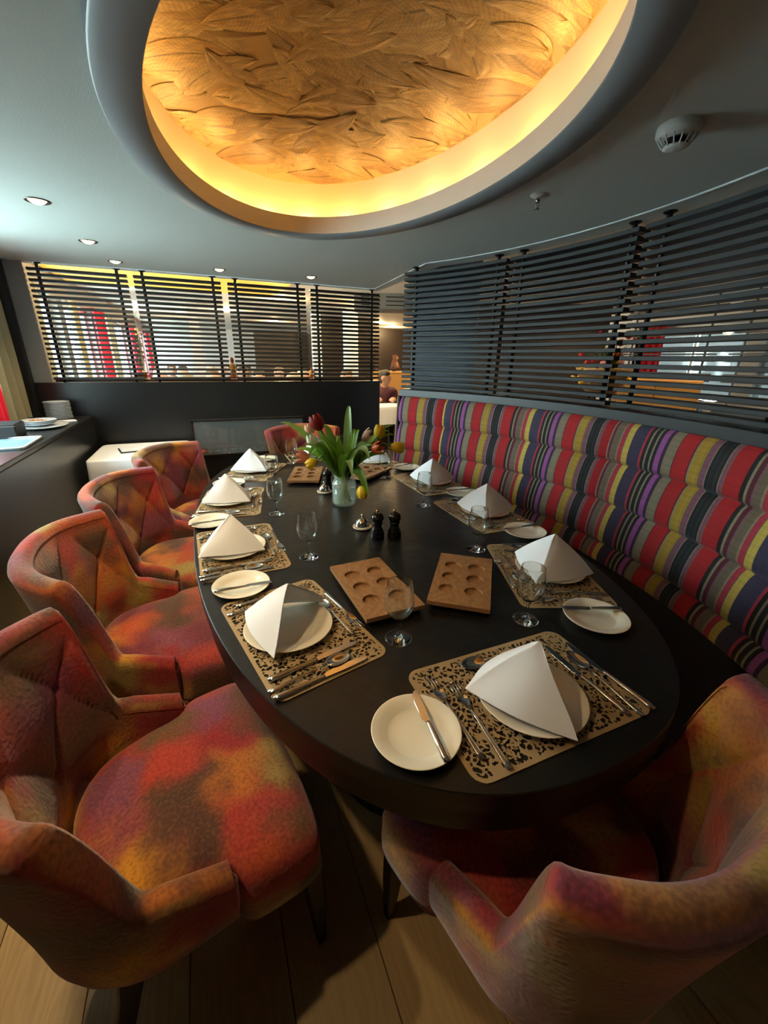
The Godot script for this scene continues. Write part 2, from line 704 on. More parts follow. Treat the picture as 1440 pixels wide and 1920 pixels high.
func build_ceiling() -> void:
	var edge := boundary()
	var c := Vector2(-0.12, 0.28)
	var angles := []
	for k in 180:
		angles.append(TAU * k / 180 - PI)
	for p in edge:
		angles.append((p - c).angle())
	angles.sort()
	var inner := PackedVector3Array()
	var outer := PackedVector3Array()
	var top := PackedVector3Array()
	for k in angles.size() + 1:
		var a: float = angles[k % angles.size()]
		var d := Vector2(cos(a), sin(a))
		var ri := 1.0 / sqrt(pow(d.x / 0.60, 2) + pow(d.y / 0.95, 2))
		var best := 100.0
		for i in edge.size():
			var hit: Variant = Geometry2D.segment_intersects_segment(c, c + d * 20.0, edge[i] + (edge[i] - edge[(i + 1) % edge.size()]).normalized() * 1e-4, edge[(i + 1) % edge.size()])
			if hit != null:
				best = minf(best, (hit - c).length())
		inner.append(Vector3(c.x + d.x * ri, CEIL, c.y + d.y * ri))
		outer.append(Vector3(c.x + d.x * best, CEIL, c.y + d.y * best))
		top.append(Vector3(c.x + d.x * best, 2.27, c.y + d.y * best))
	var b := MB.new()
	b.group(1).grid([inner, outer])
	b.group(2).grid([outer, top])
	var ce := struct("ceiling", b.mesh(), M.ceiling_paper, "low grey-blue papered ceiling round the oval dome")
	# the thin bright bead along the ceiling's edge
	b = MB.new()
	var path := PackedVector3Array([Vector3(-1.75, CEIL, -2.285), Vector3(0.98, CEIL, -2.285)])
	for k in 30:
		path.append(arc_point(2.475, lerpf(-31.5, 38.0, k / 29.0), CEIL))
	b.tube(path, [0.006], 6)
	part(ce, "edge_bead", b.mesh(), M.trim_white)
	# the hung ring with its hidden light gutter
	b = MB.new()
	b.group(1)
	ellipse_rows(b, [[0.625, 0.975, CEIL + 0.002], [0.625, 0.975, 2.004]], 128, true)
	b.group(2)
	ellipse_rows(b, [[0.625, 0.975, 2.004], [0.621, 0.971, 2.0], [0.531, 0.876, 2.0], [0.527, 0.872, 2.004]], 128, true)
	var ring := struct("trim_1", b.mesh(), M.ring_paint, "grey-blue hung ring round the lit oval dome")
	b = MB.new()
	b.group(1)
	ellipse_rows(b, [[0.527, 0.872, 2.004], [0.527, 0.872, 2.072]], 128, true)
	b.group(2)
	ellipse_rows(b, [[0.527, 0.872, 2.072], [0.542, 0.887, 2.072]], 128, true)
	b.group(3)
	ellipse_rows(b, [[0.542, 0.887, 2.072], [0.542, 0.887, 2.03]], 128, true)
	part(ring, "inner_lip", b.mesh(), M.ring_inner)
	b = MB.new()
	b.group(1)
	ellipse_rows(b, [[0.542, 0.887, 2.03], [0.59, 0.94, 2.03]], 128, true)
	b.group(2)
	ellipse_rows(b, [[0.59, 0.94, 2.03], [0.588, 0.938, 2.10], [0.578, 0.928, 2.18], [0.566, 0.916, 2.222]], 128, true)
	part(ring, "cove_wall", b.mesh(), M.cove_paint)
	# the strip of warm light in the gutter
	b = MB.new()
	var strip := PackedVector3Array()
	for k in 97:
		var t := TAU * k / 96
		strip.append(Vector3(-0.12 + 0.566 * cos(t), 2.040, 0.28 + 0.914 * sin(t)))
	b.tube(strip, [0.006], 6, false)
	single("led_strip_light", b.mesh(), M.led, "warm glowing light strip hidden behind the dome's lip", "light strip")
	for k in 20:
		var t := TAU * (k + 0.5) / 20
		lamp(Vector3(-0.12 + 0.562 * cos(t), 2.055, 0.28 + 0.91 * sin(t)), Color(1.0, 0.85, 0.56), 0.016, 0.01, "cove_lamp")
	# the papered dome and its raised leaves
	b = MB.new()
	var rows := []
	for i in 13:
		var r := i / 12.0
		var row := PackedVector3Array()
		for k in 97:
			var t := TAU * k / 96
			var x := -0.12 + 0.575 * r * cos(t)
			var z := 0.28 + 0.925 * r * sin(t)
			row.append(Vector3(x, dome_y(x, z), z))
		rows.append(row)
	b.grid(rows)
	var dome := struct("ceiling_dome", b.mesh(), M.dome_ground, "golden leaf-patterned oval dome in the ceiling")
	var rng := RandomNumberGenerator.new()
	rng.seed = 77
	for k in 160:
		var t := rng.randf() * TAU
		var r := sqrt(rng.randf()) * 0.97
		var p := Vector2(-0.12 + 0.56 * r * cos(t), 0.28 + 0.91 * r * sin(t))
		var ang := rng.randf_range(-0.9, 0.9) + (PI if rng.randf() < 0.5 else 0.0)
		dome_leaf(dome, p, ang, rng.randf_range(0.20, 0.40), rng.randf_range(0.17, 0.26), rng.randf_range(-0.9, 0.9), 0.0015 + 0.0005 * (k % 11), rng.randi() % 5)


func dome_leaf(dome: Node, p: Vector2, ang: float, length: float, wide: float, bow: float, drop: float, tone: int) -> void:
	var d := Vector2(cos(ang), sin(ang))
	var s := Vector2(-d.y, d.x)
	var rows := []
	var uvs := []
	for i in 13:
		var u := i / 12.0
		var w := length * wide * pow(sin(PI * pow(u, 0.8)), 0.75)
		var c := p + d * (u - 0.5) * length + s * bow * length * (u - 0.5) * (u - 0.5)
		var row := PackedVector3Array()
		var uv := []
		for j in 7:
			var v := j / 3.0 - 1.0
			var q := c + s * w * v
			var r := Vector2((q.x + 0.12) / 0.570, (q.y - 0.28) / 0.920).length()
			if r > 0.985:
				q = Vector2(-0.12, 0.28) + (q - Vector2(-0.12, 0.28)) * (0.985 / r)
			row.append(Vector3(q.x, dome_y(q.x, q.y) - drop * (0.25 + 0.75 * u) - 0.0020 * (1.0 - v * v) + (0.0022 if j == 3 else 0.0), q.y))
			uv.append(Vector2(u, j / 6.0))
		rows.append(row)
		uvs.append(uv)
	var b := MB.new()
	b.grid(rows, true, uvs)
	part(dome, "leaf", b.mesh(), M["dome_leaf_%d" % tone])


func build_walls() -> void:
	var b := MB.new()
	for q in [[-1.80, -0.75, 0.0, 1.225], [0.26, 1.055, 0.0, 1.225], [-0.75, 0.26, 0.0, 0.575], [-0.75, 0.26, 0.906, 1.225]]:
		b.cbox(Vector3((q[0] + q[1]) / 2, (q[2] + q[3]) / 2, -2.355), Vector3(q[1] - q[0], q[3] - q[2], 0.11), 0.0002)
	struct("wall_back", b.mesh(), M.dark_wall, "low black panelled wall below the slatted screens")
	struct("wall_back_return", box_mesh(Vector3(0.13, 0.82, 0.10), 0.001, Vector3(-1.735, 1.635, -2.355)), M.grey_wall, "narrow pale grey wall strip beside the slatted screen")
	struct("trim_2", box_mesh(Vector3(0.10, 2.045, 0.07), 0.003, Vector3(-1.83, 1.0225, -2.27)), M.jamb_black, "black corner post beside the curtain")
	# window wall on the water side: sill wall, head and piers, with glazing between them
	var piers := [-0.35, -2.72, -4.3, -5.9, -7.5, -9.1, -10.7, -12.3, -14.0]
	b = MB.new()
	b.cbox(Vector3(-2.025, 0.47, -5.4), Vector3(0.15, 0.94, 17.4), 0.0005)
	b.cbox(Vector3(-2.025, 2.25, -5.4), Vector3(0.15, 0.50, 17.4), 0.0005)
	for z in piers:
		b.cbox(Vector3(-2.025, 1.47, z), Vector3(0.15, 1.06, 0.20), 0.0005)
	b.cbox(Vector3(-2.025, 1.47, -2.3), Vector3(0.15, 1.06, 0.75), 0.0005)
	b.cbox(Vector3(-2.025, 1.47, 1.40), Vector3(0.15, 1.06, 3.6), 0.0005)
	struct("wall_left", b.mesh(), M.grey_wall, "pale wall with the windows along the water side")
	for i in piers.size() - 1:
		var z0: float = piers[i] - 0.1
		var z1: float = piers[i + 1] + 0.1
		if i == 0:
			z1 = -1.925
		if piers[i] == -2.72:
			z0 = -2.82
		window("window_%d" % (i + 1), -2.05, z0, z1)
	# walls behind the viewer and round the restaurant
	struct("wall_near", box_mesh(Vector3(8.8, 2.5, 0.12), 0.001, Vector3(2.2, 1.25, 3.26)), M.grey_wall, "pale wall closing the alcove behind the viewer")


func window(called: String, x: float, z0: float, z1: float, glass: Material = null) -> void:
	var o := Node3D.new()
	o.name = numbered(called)
	add_child(o)
	tag(o, "bright window onto the overcast water with a slim frame", "", "", "structure")
	var b := MB.new()
	var zc := (z0 + z1) / 2
	var w := z0 - z1
	b.cbox(Vector3(x, 0.965, zc), Vector3(0.05, 0.05, w), 0.004)
	b.cbox(Vector3(x, 1.975, zc), Vector3(0.05, 0.05, w), 0.004)
	b.cbox(Vector3(x, 1.47, z0 - 0.025), Vector3(0.05, 1.0, 0.05), 0.004)
	b.cbox(Vector3(x, 1.47, z1 + 0.025), Vector3(0.05, 1.0, 0.05), 0.004)
	part(o, "window_frame", b.mesh(), M.trim_white)
	part(o, "mullion", box_mesh(Vector3(0.045, 0.96, 0.04), 0.003, Vector3(x, 1.47, zc)), M.trim_white)
	for s in [-1.0, 1.0]:
		part(o, "pane", box_mesh(Vector3(0.006, 0.96, w / 2 - 0.07), 0.0005, Vector3(x, 1.47, zc + s * w / 4)), glass if glass else M.pane)


func build_restaurant_shell() -> void:
	mat("outer_ceiling", Color(0.86, 0.83, 0.78), 0.7)
	mat("brown_wall", Color(0.145, 0.105, 0.085), 0.5)
	mat("white_wall", Color(0.80, 0.81, 0.82), 0.7)
	var b := MB.new()
	b.cbox(Vector3(2.2, 2.30, -8.2), Vector3(8.8, 0.08, 11.7), 0.001)
	b.cbox(Vector3(3.7, 2.30, 0.45), Vector3(5.8, 0.08, 5.6), 0.001)
	struct("ceiling_restaurant", b.mesh(), M.outer_ceiling, "warm pale ceiling of the restaurant beyond the screens")
	struct("roof_deck", box_mesh(Vector3(8.8, 0.08, 17.4), 0.001, Vector3(2.2, 2.54, -5.4)), M.grey_wall, "deck above the restaurant ceiling")
	struct("wall_far", box_mesh(Vector3(8.8, 2.5, 0.12), 0.001, Vector3(2.2, 1.25, -14.06)), M.white_wall, "white far wall of the restaurant")
	# the far side has windows too
	b = MB.new()
	b.cbox(Vector3(6.525, 0.45, -5.4), Vector3(0.15, 0.90, 17.4), 0.0005)
	b.cbox(Vector3(6.525, 2.25, -5.4), Vector3(0.15, 0.50, 17.4), 0.0005)
	var piers := [-0.2, -1.9, -3.6]
	b.cbox(Vector3(6.525, 1.45, 1.55), Vector3(0.15, 1.1, 3.4), 0.0005)
	b.cbox(Vector3(6.525, 1.45, -8.85), Vector3(0.15, 1.1, 10.4), 0.0005)
	for z in piers:
		b.cbox(Vector3(6.525, 1.45, z), Vector3(0.15, 1.1, 0.22), 0.0005)
	struct("wall_right", b.mesh(), M.white_wall, "pale wall with the windows on the far side of the restaurant")
	for i in piers.size() - 1:
		window("window_%d" % (i + 30), 6.55, piers[i] - 0.11, piers[i + 1] + 0.11, M.pane_tinted)


func slat_arc(r0: float, r1: float, a0: float, a1: float, y0: float, y1: float, seg: int) -> ArrayMesh:
	var b := MB.new()
	var ring := [[r0, y0 + 0.002], [r0, y1 - 0.002], [r0 + 0.002, y1], [r1 - 0.002, y1], [r1, y1 - 0.002], [r1, y0 + 0.002], [r1 - 0.002, y0], [r0 + 0.002, y0]]
	for k in ring.size():
		b.group(k + 1)
		var rows := []
		for q in [ring[k], ring[(k + 1) % ring.size()]]:
			var row := PackedVector3Array()
			for s in seg + 1:
				row.append(arc_point(q[0], lerpf(a0, a1, float(s) / seg), q[1]))
			rows.append(row)
		b.grid(rows, true)
	b.flat()
	for e in [[a0, false], [a1, true]]:
		var p := []
		for q in ring:
			p.append(arc_point(q[0], e[0], q[1]))
		for k in range(1, ring.size() - 1):
			if e[1]:
				b.tri(p[0], p[k], p[k + 1])
			else:
				b.tri(p[0], p[k + 1], p[k])
	return b.mesh()


func post_mesh(y0: float, y1: float, r: float) -> ArrayMesh:
	var b := MB.new()
	b.lathe([Vector2(0, y0), Vector2(r, y0), Vector2(r, y1 - 0.012)], 12)
	b.group(2).lathe([Vector2(r, y1 - 0.012), Vector2(0.026, y1 - 0.006), Vector2(0.028, y1 - 0.004), Vector2(0.028, y1), Vector2(0, y1)], 12)
	return b.mesh()


func build_screens() -> void:
	var post := post_mesh(1.22, CEIL, 0.012)
	var names := ["beside the grey wall strip and curtain", "second from the grey wall strip", "third from the grey wall strip", "at the open end of the black wall"]
	var spans := [[-1.655, -1.035, -1.592, -1.101], [-0.995, -0.365, -0.932, -0.426], [-0.315, 0.335, -0.250, 0.270], [0.380, 1.045, 0.444, 0.974]]
	for i in 4:
		var s: Array = spans[i]
		var o := thing("slatted_screen", "black slatted screen panel above the fireplace wall, " + names[i], "screen", Vector3((s[0] + s[1]) / 2, 1.225, -2.33), 0.0, "slatted screens above the fireplace wall")
		var slat := box_mesh(Vector3(s[1] - s[0], 0.0185, 0.05), 0.002)
		for k in 22:
			part(o, "slat", slat, M.slat_black, Transform3D(Basis(), Vector3(0, 0.030 + 0.0354 * k, 0)))
		for k in 2:
			part(o, "post", post, M.post_black, Transform3D(Basis(), Vector3(s[2 + k] - (s[0] + s[1]) / 2, -1.225, 0.0)))
	var rspans := [[-36.0, -18.45, -34.25, -20.25, "at the passage end of the banquette"], [-17.85, -0.75, -16.4, -2.0, "middle one behind the banquette, in front of the flower bowl"], [0.0, 17.5, 1.65, 15.9, "behind the near half of the banquette"], [18.1, 35.5, 19.8, 33.8, "behind the near end of the banquette, mostly out of view"]]
	for i in 4:
		var s: Array = rspans[i]
		var mid := arc_point(2.56, (s[0] + s[1]) / 2, 1.217)
		var o := thing("curved_screen", "grey curved slatted screen panel " + s[4], "screen", mid, 0.0, "curved slatted screens behind the banquette")
		var slat := slat_arc(2.520, 2.600, s[0], s[1], -0.010, 0.010, 10)
		for k in 22:
			part(o, "slat", slat, M.slat_grey, Transform3D(Basis(), Vector3(0, 1.236 + 0.0365 * k, 0) - mid))
		for k in 2:
			var p := arc_point(2.56, s[2 + k], 0)
			part(o, "post", post, M.post_black, Transform3D(Basis(), p - mid))


func build_banquette() -> void:
	var o := thing("banquette", "curved banquette bench with channelled striped back and black seat", "bench", arc_point(2.3, -5, 0))
	var back := Transform3D(Basis(), -o.position)
	# the three padded channels, in the three lengths the cloth is sewn from
	var ends := [-35.6, -26.6, 2.0, 36.0]
	var red_at := [-1.432, -0.885, 0.453]
	for pnl in 3:
		for rowi in 4:
			var y1 := 1.17 - 0.2025 * rowi
			var y0 := y1 - 0.2025
			if rowi == 3:
				y0 = 0.46
			var rows := []
			var uvs := []
			var seg: int = [14, 34, 40][pnl]
			for i in 15:
				var v := i / 14.0
				var y := lerpf(y0, y1, v)
				# fuller towards the bottom, pinched at the seams
				var puff := 0.030 * pow(sin(PI * pow(v, 0.72)), 0.55)
				var r := lerpf(2.405, 2.475, (y - 0.46) / 0.71) - puff + 0.012
				if rowi == 0 and v > 0.8:
					r += 0.012 * pow((v - 0.8) / 0.2, 2)
				var row := PackedVector3Array()
				var uv := []
				for j in seg + 1:
					var a := lerpf(ends[pnl], ends[pnl + 1], float(j) / seg)
					var edge := minf(j, seg - j) / 1.0
					var rr := r + (0.012 if edge == 0 else 0.0)
					row.append(arc_point(rr, a, y))
					uv.append(Vector2((deg_to_rad(a) * 2.45 - red_at[pnl]) / 0.693, v * 0.6))
				rows.append(row)
				uvs.append(uv)
			var b := MB.new()
			b.grid(rows, true, uvs)
			part(o, "back_channel", b.mesh(), M.stripes, back)
	part(o, "back_body", slat_arc(2.505, 2.60, -35.6, 36.0, 0.02, 1.165, 40), M.bench_black, back)
	# rounded striped end of the back
	var b := MB.new()
	var rows := []
	var uvs := []
	for i in 9:
		var y := lerpf(0.46, 1.165, i / 8.0)
		var row := PackedVector3Array()
		var uv := []
		for j in 9:
			var t := j / 8.0
			var r := lerpf(2.40 + 0.07 * i / 8.0, 2.59, t)
			row.append(arc_point(r, -35.6 - 0.9 * sin(PI * pow(t, 0.6)), y))
			uv.append(Vector2(0.86 - t * 0.2, i / 8.0))
		rows.append(row)
		uvs.append(uv)
	b.grid(rows, false, uvs)
	part(o, "back_end", b.mesh(), M.stripes, back)
	part(o, "seat_cushion", slat_arc(1.93, 2.46, -35.4, 36.0, 0.34, 0.475, 40), M.bench_black, back)
	part(o, "plinth", slat_arc(2.0, 2.45, -35.2, 36.0, 0.0, 0.34, 40), M.bench_black, back)
	var rail := slat_arc(2.478, 2.63, -35.9, 36.0, 1.168, 1.217, 48)
	part(o, "top_rail", rail, M.rail_grey, back)


func build_table() -> void:
	var o := thing("dining_table", "oval black-stained oak dining table laid for ten", "table")
	var b := MB.new()
	var out := oval(0.708, 1.407, 2.44, 160)
	b.prism(out, TABLE_Y - 0.045, TABLE_Y, 0.0025)
	part(o, "table_top", b.mesh(), M.table_wood)
	b = MB.new()
	b.prism(oval(0.700, 1.399, 2.44, 160), TABLE_Y - 0.105, TABLE_Y - 0.0452, 0.002)
	part(o, "apron", b.mesh(), M.table_side)
	for s in [-1.0, 1.0]:
		b = MB.new()
		b.prism(oval(0.25, 0.30, 2.6, 48, Vector2(0, s * 0.55)), 0.03, TABLE_Y - 0.105, 0.004)
		part(o, "pedestal", b.mesh(), M.table_side)
		b = MB.new()
		b.prism(oval(0.33, 0.40, 2.6, 48, Vector2(0, s * 0.55)), 0.0, 0.03, 0.006)
		part(o, "foot_plate", b.mesh(), M.table_side)
	# the small metal plate let into the edge
	b = MB.new()
	b.cbox(Vector3.ZERO, Vector3(0.075, 0.022, 0.006), 0.002)
	b.cbox(Vector3(0, 0, 0.003), Vector3(0.060, 0.012, 0.004), 0.001)
	part(o, "edge_plate", b.mesh(), M.edge_metal, Transform3D(Basis(Vector3.UP, facing(Vector2(-0.93, 0.37))), Vector3(-0.585, 0.716, 0.905)))


# ---------------------------------------------------------------- tub chairs
func tub_height(s: float) -> float:
	var a := absf(s)
	if a > 0.74:
		return 0.502 + (1.0 - a) / 0.26 * 0.055
	if a > 0.60:
		return 0.557 + 0.303 * smoothstep(0.0, 1.0, (0.74 - a) / 0.14)
	return 0.860 + 0.020 * (1.0 - a / 0.60)


func tub_point(s: float, y: float, off: float) -> Vector3:
	var h := clampf((y - 0.45) / 0.41, 0.0, 1.2)
	var lo := clampf((0.45 - y) / 0.15, 0.0, 1.2)
	var wing := exp(-pow((absf(s) - 0.60) / 0.10, 2)) * h * h
	var a := 0.262 + 0.045 * pow(h, 1.4) - 0.045 * lo * lo + off + 0.022 * wing
	var bb := 0.200 + 0.065 * pow(h, 1.2) - 0.06 * lo * lo + off
	var sg := signf(s)
	if absf(s) <= 0.78:
		var f := s / 0.78 * PI / 2
		return Vector3(a * sg * pow(absf(sin(f)), 0.78), y, -0.08 - bb * pow(absf(cos(f)), 0.78))
	return Vector3(a * sg, y, lerpf(-0.08, 0.03, (absf(s) - 0.78) / 0.22))


func tuft(s: float, y: float) -> float:
	var p := s * 0.62
	var a := p / 0.29 + (y - 0.69) / 0.34
	var b := p / 0.29 - (y - 0.69) / 0.34
	var da := absf(a - roundf(a))
	var db := absf(b - roundf(b))
	var fade := smoothstep(1.0, 0.72, absf(s)) * smoothstep(0.46, 0.52, y) * smoothstep(0.02, 0.11, tub_height(s) - y - 0.01)
	var crease := exp(-pow(da / 0.026, 2)) + exp(-pow(db / 0.026, 2))
	var pin := exp(-(da * da + db * db) / 0.004)
	return fade * (0.006 * crease + 0.010 * pin - 0.008 * sin(PI * da) * sin(PI * db) * 2.0)


func seat_outline() -> PackedVector2Array:
	var right := PackedVector2Array([Vector2(0, 0.238), Vector2(0.15, 0.234), Vector2(0.262, 0.222), Vector2(0.292, 0.20), Vector2(0.292, 0.12), Vector2(0.284, 0.045), Vector2(0.236, 0.02), Vector2(0.224, -0.08), Vector2(0.18, -0.19), Vector2(0.09, -0.235), Vector2(0, -0.24)])
	var o := right.duplicate()
	for k in range(right.size() - 2, 0, -1):
		o.append(Vector2(-right[k].x, right[k].y))
	for it in 2:
		var q := PackedVector2Array()
		for k in o.size():
			var a := o[k]
			var b := o[(k + 1) % o.size()]
			q.append(a.lerp(b, 0.25))
			q.append(a.lerp(b, 0.75))
		o = q
	o.reverse()
	return o


func make_chair(label: String, tone: int) -> Node3D:
	var o := thing("tub_chair", label, "chair", Vector3.ZERO, 0.0, "velvet tub chairs round the table")
	var fabric: Material = M["velvet_%d" % tone]
	var ns := 120
	# inner, tufted side
	var b := MB.new()
	var rows := []
	for i in 41:
		var row := PackedVector3Array()
		for j in ns + 1:
			var s := lerpf(-1.0, 1.0, float(j) / ns)
			var y := lerpf(0.40, tub_height(s) - 0.028, i / 40.0)
			var d := tuft(s, y)
			var p := tub_point(s, y, -0.026 + d)
			row.append(p)
		rows.append(row)
	b.grid(rows, false)
	part(o, "backrest", b.mesh(), fabric)
	# rolled rim, outer side and front ends
	b = MB.new()
	rows = []
	for k in 8:
		var t := PI * k / 7.0
		var row := PackedVector3Array()
		for j in ns + 1:
			var s := lerpf(-1.0, 1.0, float(j) / ns)
			var y := tub_height(s) - 0.028
			var p := tub_point(s, y, -0.028 * cos(t))
			row.append(p + Vector3(0, 0.028 * sin(t), 0))
		rows.append(row)
	for i in range(1, 15):
		var row := PackedVector3Array()
		for j in ns + 1:
			var s := lerpf(-1.0, 1.0, float(j) / ns)
			row.append(tub_point(s, lerpf(tub_height(s) - 0.028, 0.30, i / 14.0), 0.028))
		rows.append(row)
	var under := PackedVector3Array()
	for j in ns + 1:
		var s := lerpf(-1.0, 1.0, float(j) / ns)
		var p := tub_point(s, 0.30, -0.02)
		under.append(p)
	rows.append(under)
	b.grid(rows, false)
	for e in [-1.0, 1.0]:
		b.group(3 + int(e))
		var r0 := PackedVector3Array()
		var r1 := PackedVector3Array()
		for i in 12:
			var y := lerpf(0.30, tub_height(1.0) - 0.028, i / 11.0)
			r0.append(tub_point(e, y, -0.028))
			r1.append(tub_point(e, y, 0.028))
		var mid := PackedVector3Array()
		for i in 12:
			mid.append((r0[i] + r1[i]) / 2 + Vector3(0, 0, 0.010 if i < 11 else 0.0))
		b.grid([r0, mid, r1], e < 0)
		var cap := PackedVector3Array()
		var cen := PackedVector3Array()
		for k in 8:
			var t := PI * k / 7.0
			cap.append(tub_point(e, tub_height(1.0) - 0.028, -0.028 * cos(t)) + Vector3(0, 0.028 * sin(t), 0))
			cen.append(mid[11])
		b.grid([cap, cen], e > 0)
	part(o, "shell", b.mesh(), fabric)
	# seat cushion
	b = MB.new()
	var out := seat_outline()
	var c := Vector2(0, 0.0)
	rows = []
	for q in [[0.0, 0.496], [0.25, 0.495], [0.5, 0.491], [0.7, 0.484], [0.85, 0.474], [0.94, 0.461], [0.985, 0.446], [1.0, 0.430], [1.0, 0.395], [1.004, 0.36], [1.0, 0.332], [0.96, 0.325]]:
		var row := PackedVector3Array()
		for k in out.size() + 1:
			var p: Vector2 = c + (out[k % out.size()] - c) * q[0]
			row.append(Vector3(p.x, q[1], p.y))
		rows.append(row)
	b.grid(rows, true)
	part(o, "seat", b.mesh(), fabric)
	b = MB.new()
	var rail := PackedVector2Array()
	for p in out:
		rail.append(p * 0.955)
	b.prism(rail, 0.300, 0.332, 0.003)
	part(o, "seat_rail", b.mesh(), fabric)
	# legs
	for sx in [-1.0, 1.0]:
		b = MB.new()
		leg(b, [Vector3(sx * 0.245, 0.335, 0.195), Vector3(sx * 0.248, 0.16, 0.205), Vector3(sx * 0.250, 0.0, 0.212)], [0.024, 0.019, 0.0115])
		part(o, "leg", b.mesh(), M.leg_wood)
		b = MB.new()
		leg(b, [Vector3(sx * 0.165, 0.335, -0.165), Vector3(sx * 0.172, 0.20, -0.185), Vector3(sx * 0.180, 0.09, -0.215), Vector3(sx * 0.188, 0.0, -0.255)], [0.026, 0.023, 0.019, 0.014])
		part(o, "leg", b.mesh(), M.leg_wood)
	# buttons
	b = MB.new()
	b.lathe([Vector2(0, -0.003), Vector2(0.008, -0.002), Vector2(0.010, 0.001), Vector2(0.007, 0.005), Vector2(0, 0.006)], 12)
	var bm := b.mesh()
	for q in [[0, 0], [1, 1], [-1, -1], [1, 0], [0, -1], [0, 1], [-1, 0]]:
		var p: float = (q[0] + q[1]) * 0.145
		var y: float = 0.69 + (q[0] - q[1]) * 0.17
		var s := p / 0.62
		if y > tub_height(s) - 0.06:
			continue
		var at := tub_point(s, y, -0.024 + tuft(s, y))
		var nrm := (Vector3(0, y, -0.02) - at).normalized()
		part(o, "button", bm, fabric, Transform3D(Basis(Quaternion(Vector3.UP, nrm)), at))
	return o


func leg(b: MB, path: Array, half: Array) -> void:
	b.flat()
	var rows := []
	for i in path.size():
		var r := PackedVector3Array()
		for q in [[1, -0.8], [1, 0.8], [0.8, 1], [-0.8, 1], [-1, 0.8], [-1, -0.8], [-0.8, -1], [0.8, -1], [1, -0.8]]:
			r.append(path[i] + Vector3(q[0], 0, q[1]) * half[i])
		rows.append(r)
	var end := PackedVector3Array()
	for k in 9:
		end.append(path[path.size() - 1])
	rows.append(end)
	b.grid(rows, true)
	b.soft()


func build_chairs() -> void:
	var list := [
		[Vector2(-0.746, 0.905), Vector2(0.978, -0.205), "velvet tub chair on the window side, nearest the viewer, with two legs in view", 0],
		[Vector2(-0.83, 0.20), Vector2(0.998, -0.02), "velvet tub chair on the window side, second from the viewer", 1],
		[Vector2(-0.79, -0.45), Vector2(0.97, 0.22), "velvet tub chair on the window side, third from the viewer", 2],
		[Vector2(-0.665, -1.14), Vector2(0.87, 0.49), "velvet tub chair on the window side, beside the cloth-covered side table", 3],
		[Vector2(0.16, -1.67), Vector2(0.0, 1.0), "velvet tub chair at the fireplace end of the table, partly behind the tulips", 4],
		[Vector2(-0.015, 1.284), Vector2(-0.20, -0.98), "velvet tub chair at the near head of the table, its back towards the viewer", 5],
	]
	for q in list:
		var o := make_chair(q[2], q[3])
		o.transform = yaw_xf(Vector3(q[0].x, 0, q[0].y), facing(q[1]))


# ---------------------------------------------------------------- place settings
func mat_mesh() -> ArrayMesh:
	var cell := 0.00235
	var nx := 190
	var nz := 126
	var cn := FastNoiseLite.new()
	cn.noise_type = FastNoiseLite.TYPE_CELLULAR
	cn.cellular_return_type = FastNoiseLite.RETURN_DISTANCE2_SUB
	cn.cellular_distance_function = FastNoiseLite.DISTANCE_EUCLIDEAN
	cn.seed = 12
	cn.frequency = 1.0
	cn.domain_warp_enabled = true
	cn.domain_warp_amplitude = 1.9
	cn.domain_warp_frequency = 0.55
	cn.fractal_type = FastNoiseLite.FRACTAL_NONE
	var hw := 0.2225
	var hz := 0.1475
	var vals := []
	for i in nz + 1:
		var r := PackedFloat32Array()
		for j in nx + 1:
			var x := (j - nx / 2.0) * cell
			var z := (i - nz / 2.0) * cell
			var q := Vector2(maxf(absf(x) - hw + 0.03, 0), maxf(absf(z) - hz + 0.03, 0))
			var d := q.length() - 0.03 + minf(maxf(absf(x) - hw + 0.03, absf(z) - hz + 0.03), 0.0)
			# below zero is cloth; d is the distance past the rim
			var k := cn.get_noise_2d(x * 84.0, z * 84.0) + 1.0
			var hole := (k - 0.255) * 0.012
			if d > -0.009:
				hole = minf(hole, (-0.009 - d))
			r.append(maxf(d, hole))
		vals.append(r)
	var b := MB.new()
	b.group(1)
	var P := func(j: float, i: float) -> Vector3: return Vector3((j - nx / 2.0) * cell, 0.0022, (i - nz / 2.0) * cell)
	var walls := []
	for i in nz:
		for j in nx:
			var f := [vals[i][j], vals[i][j + 1], vals[i + 1][j + 1], vals[i + 1][j]]
			if f[0] > 0 and f[1] > 0 and f[2] > 0 and f[3] > 0:
				continue
			var cs := [Vector2(j, i), Vector2(j + 1, i), Vector2(j + 1, i + 1), Vector2(j, i + 1)]
			var poly := []
			var cut := []
			for k in 4:
				var a: float = f[k]
				var c: float = f[(k + 1) % 4]
				if a <= 0:
					poly.append(cs[k])
				if (a <= 0) != (c <= 0):
					var m: Vector2 = cs[k].lerp(cs[(k + 1) % 4], a / (a - c))
					poly.append(m)
					cut.append(m)
			var base := b.n
			for p in poly:
				b.v(P.call(p.x, p.y))
			for k in range(1, poly.size() - 1):
				b.t(base, base + k, base + k + 1)
			if cut.size() == 2:
				walls.append(cut)
	b.group(2)
	for w in walls:
		var a: Vector3 = P.call(w[0].x, w[0].y)
		var c: Vector3 = P.call(w[1].x, w[1].y)
		b.quad(a, c, c - Vector3(0, 0.0021, 0), a - Vector3(0, 0.0021, 0))
	return b.mesh()


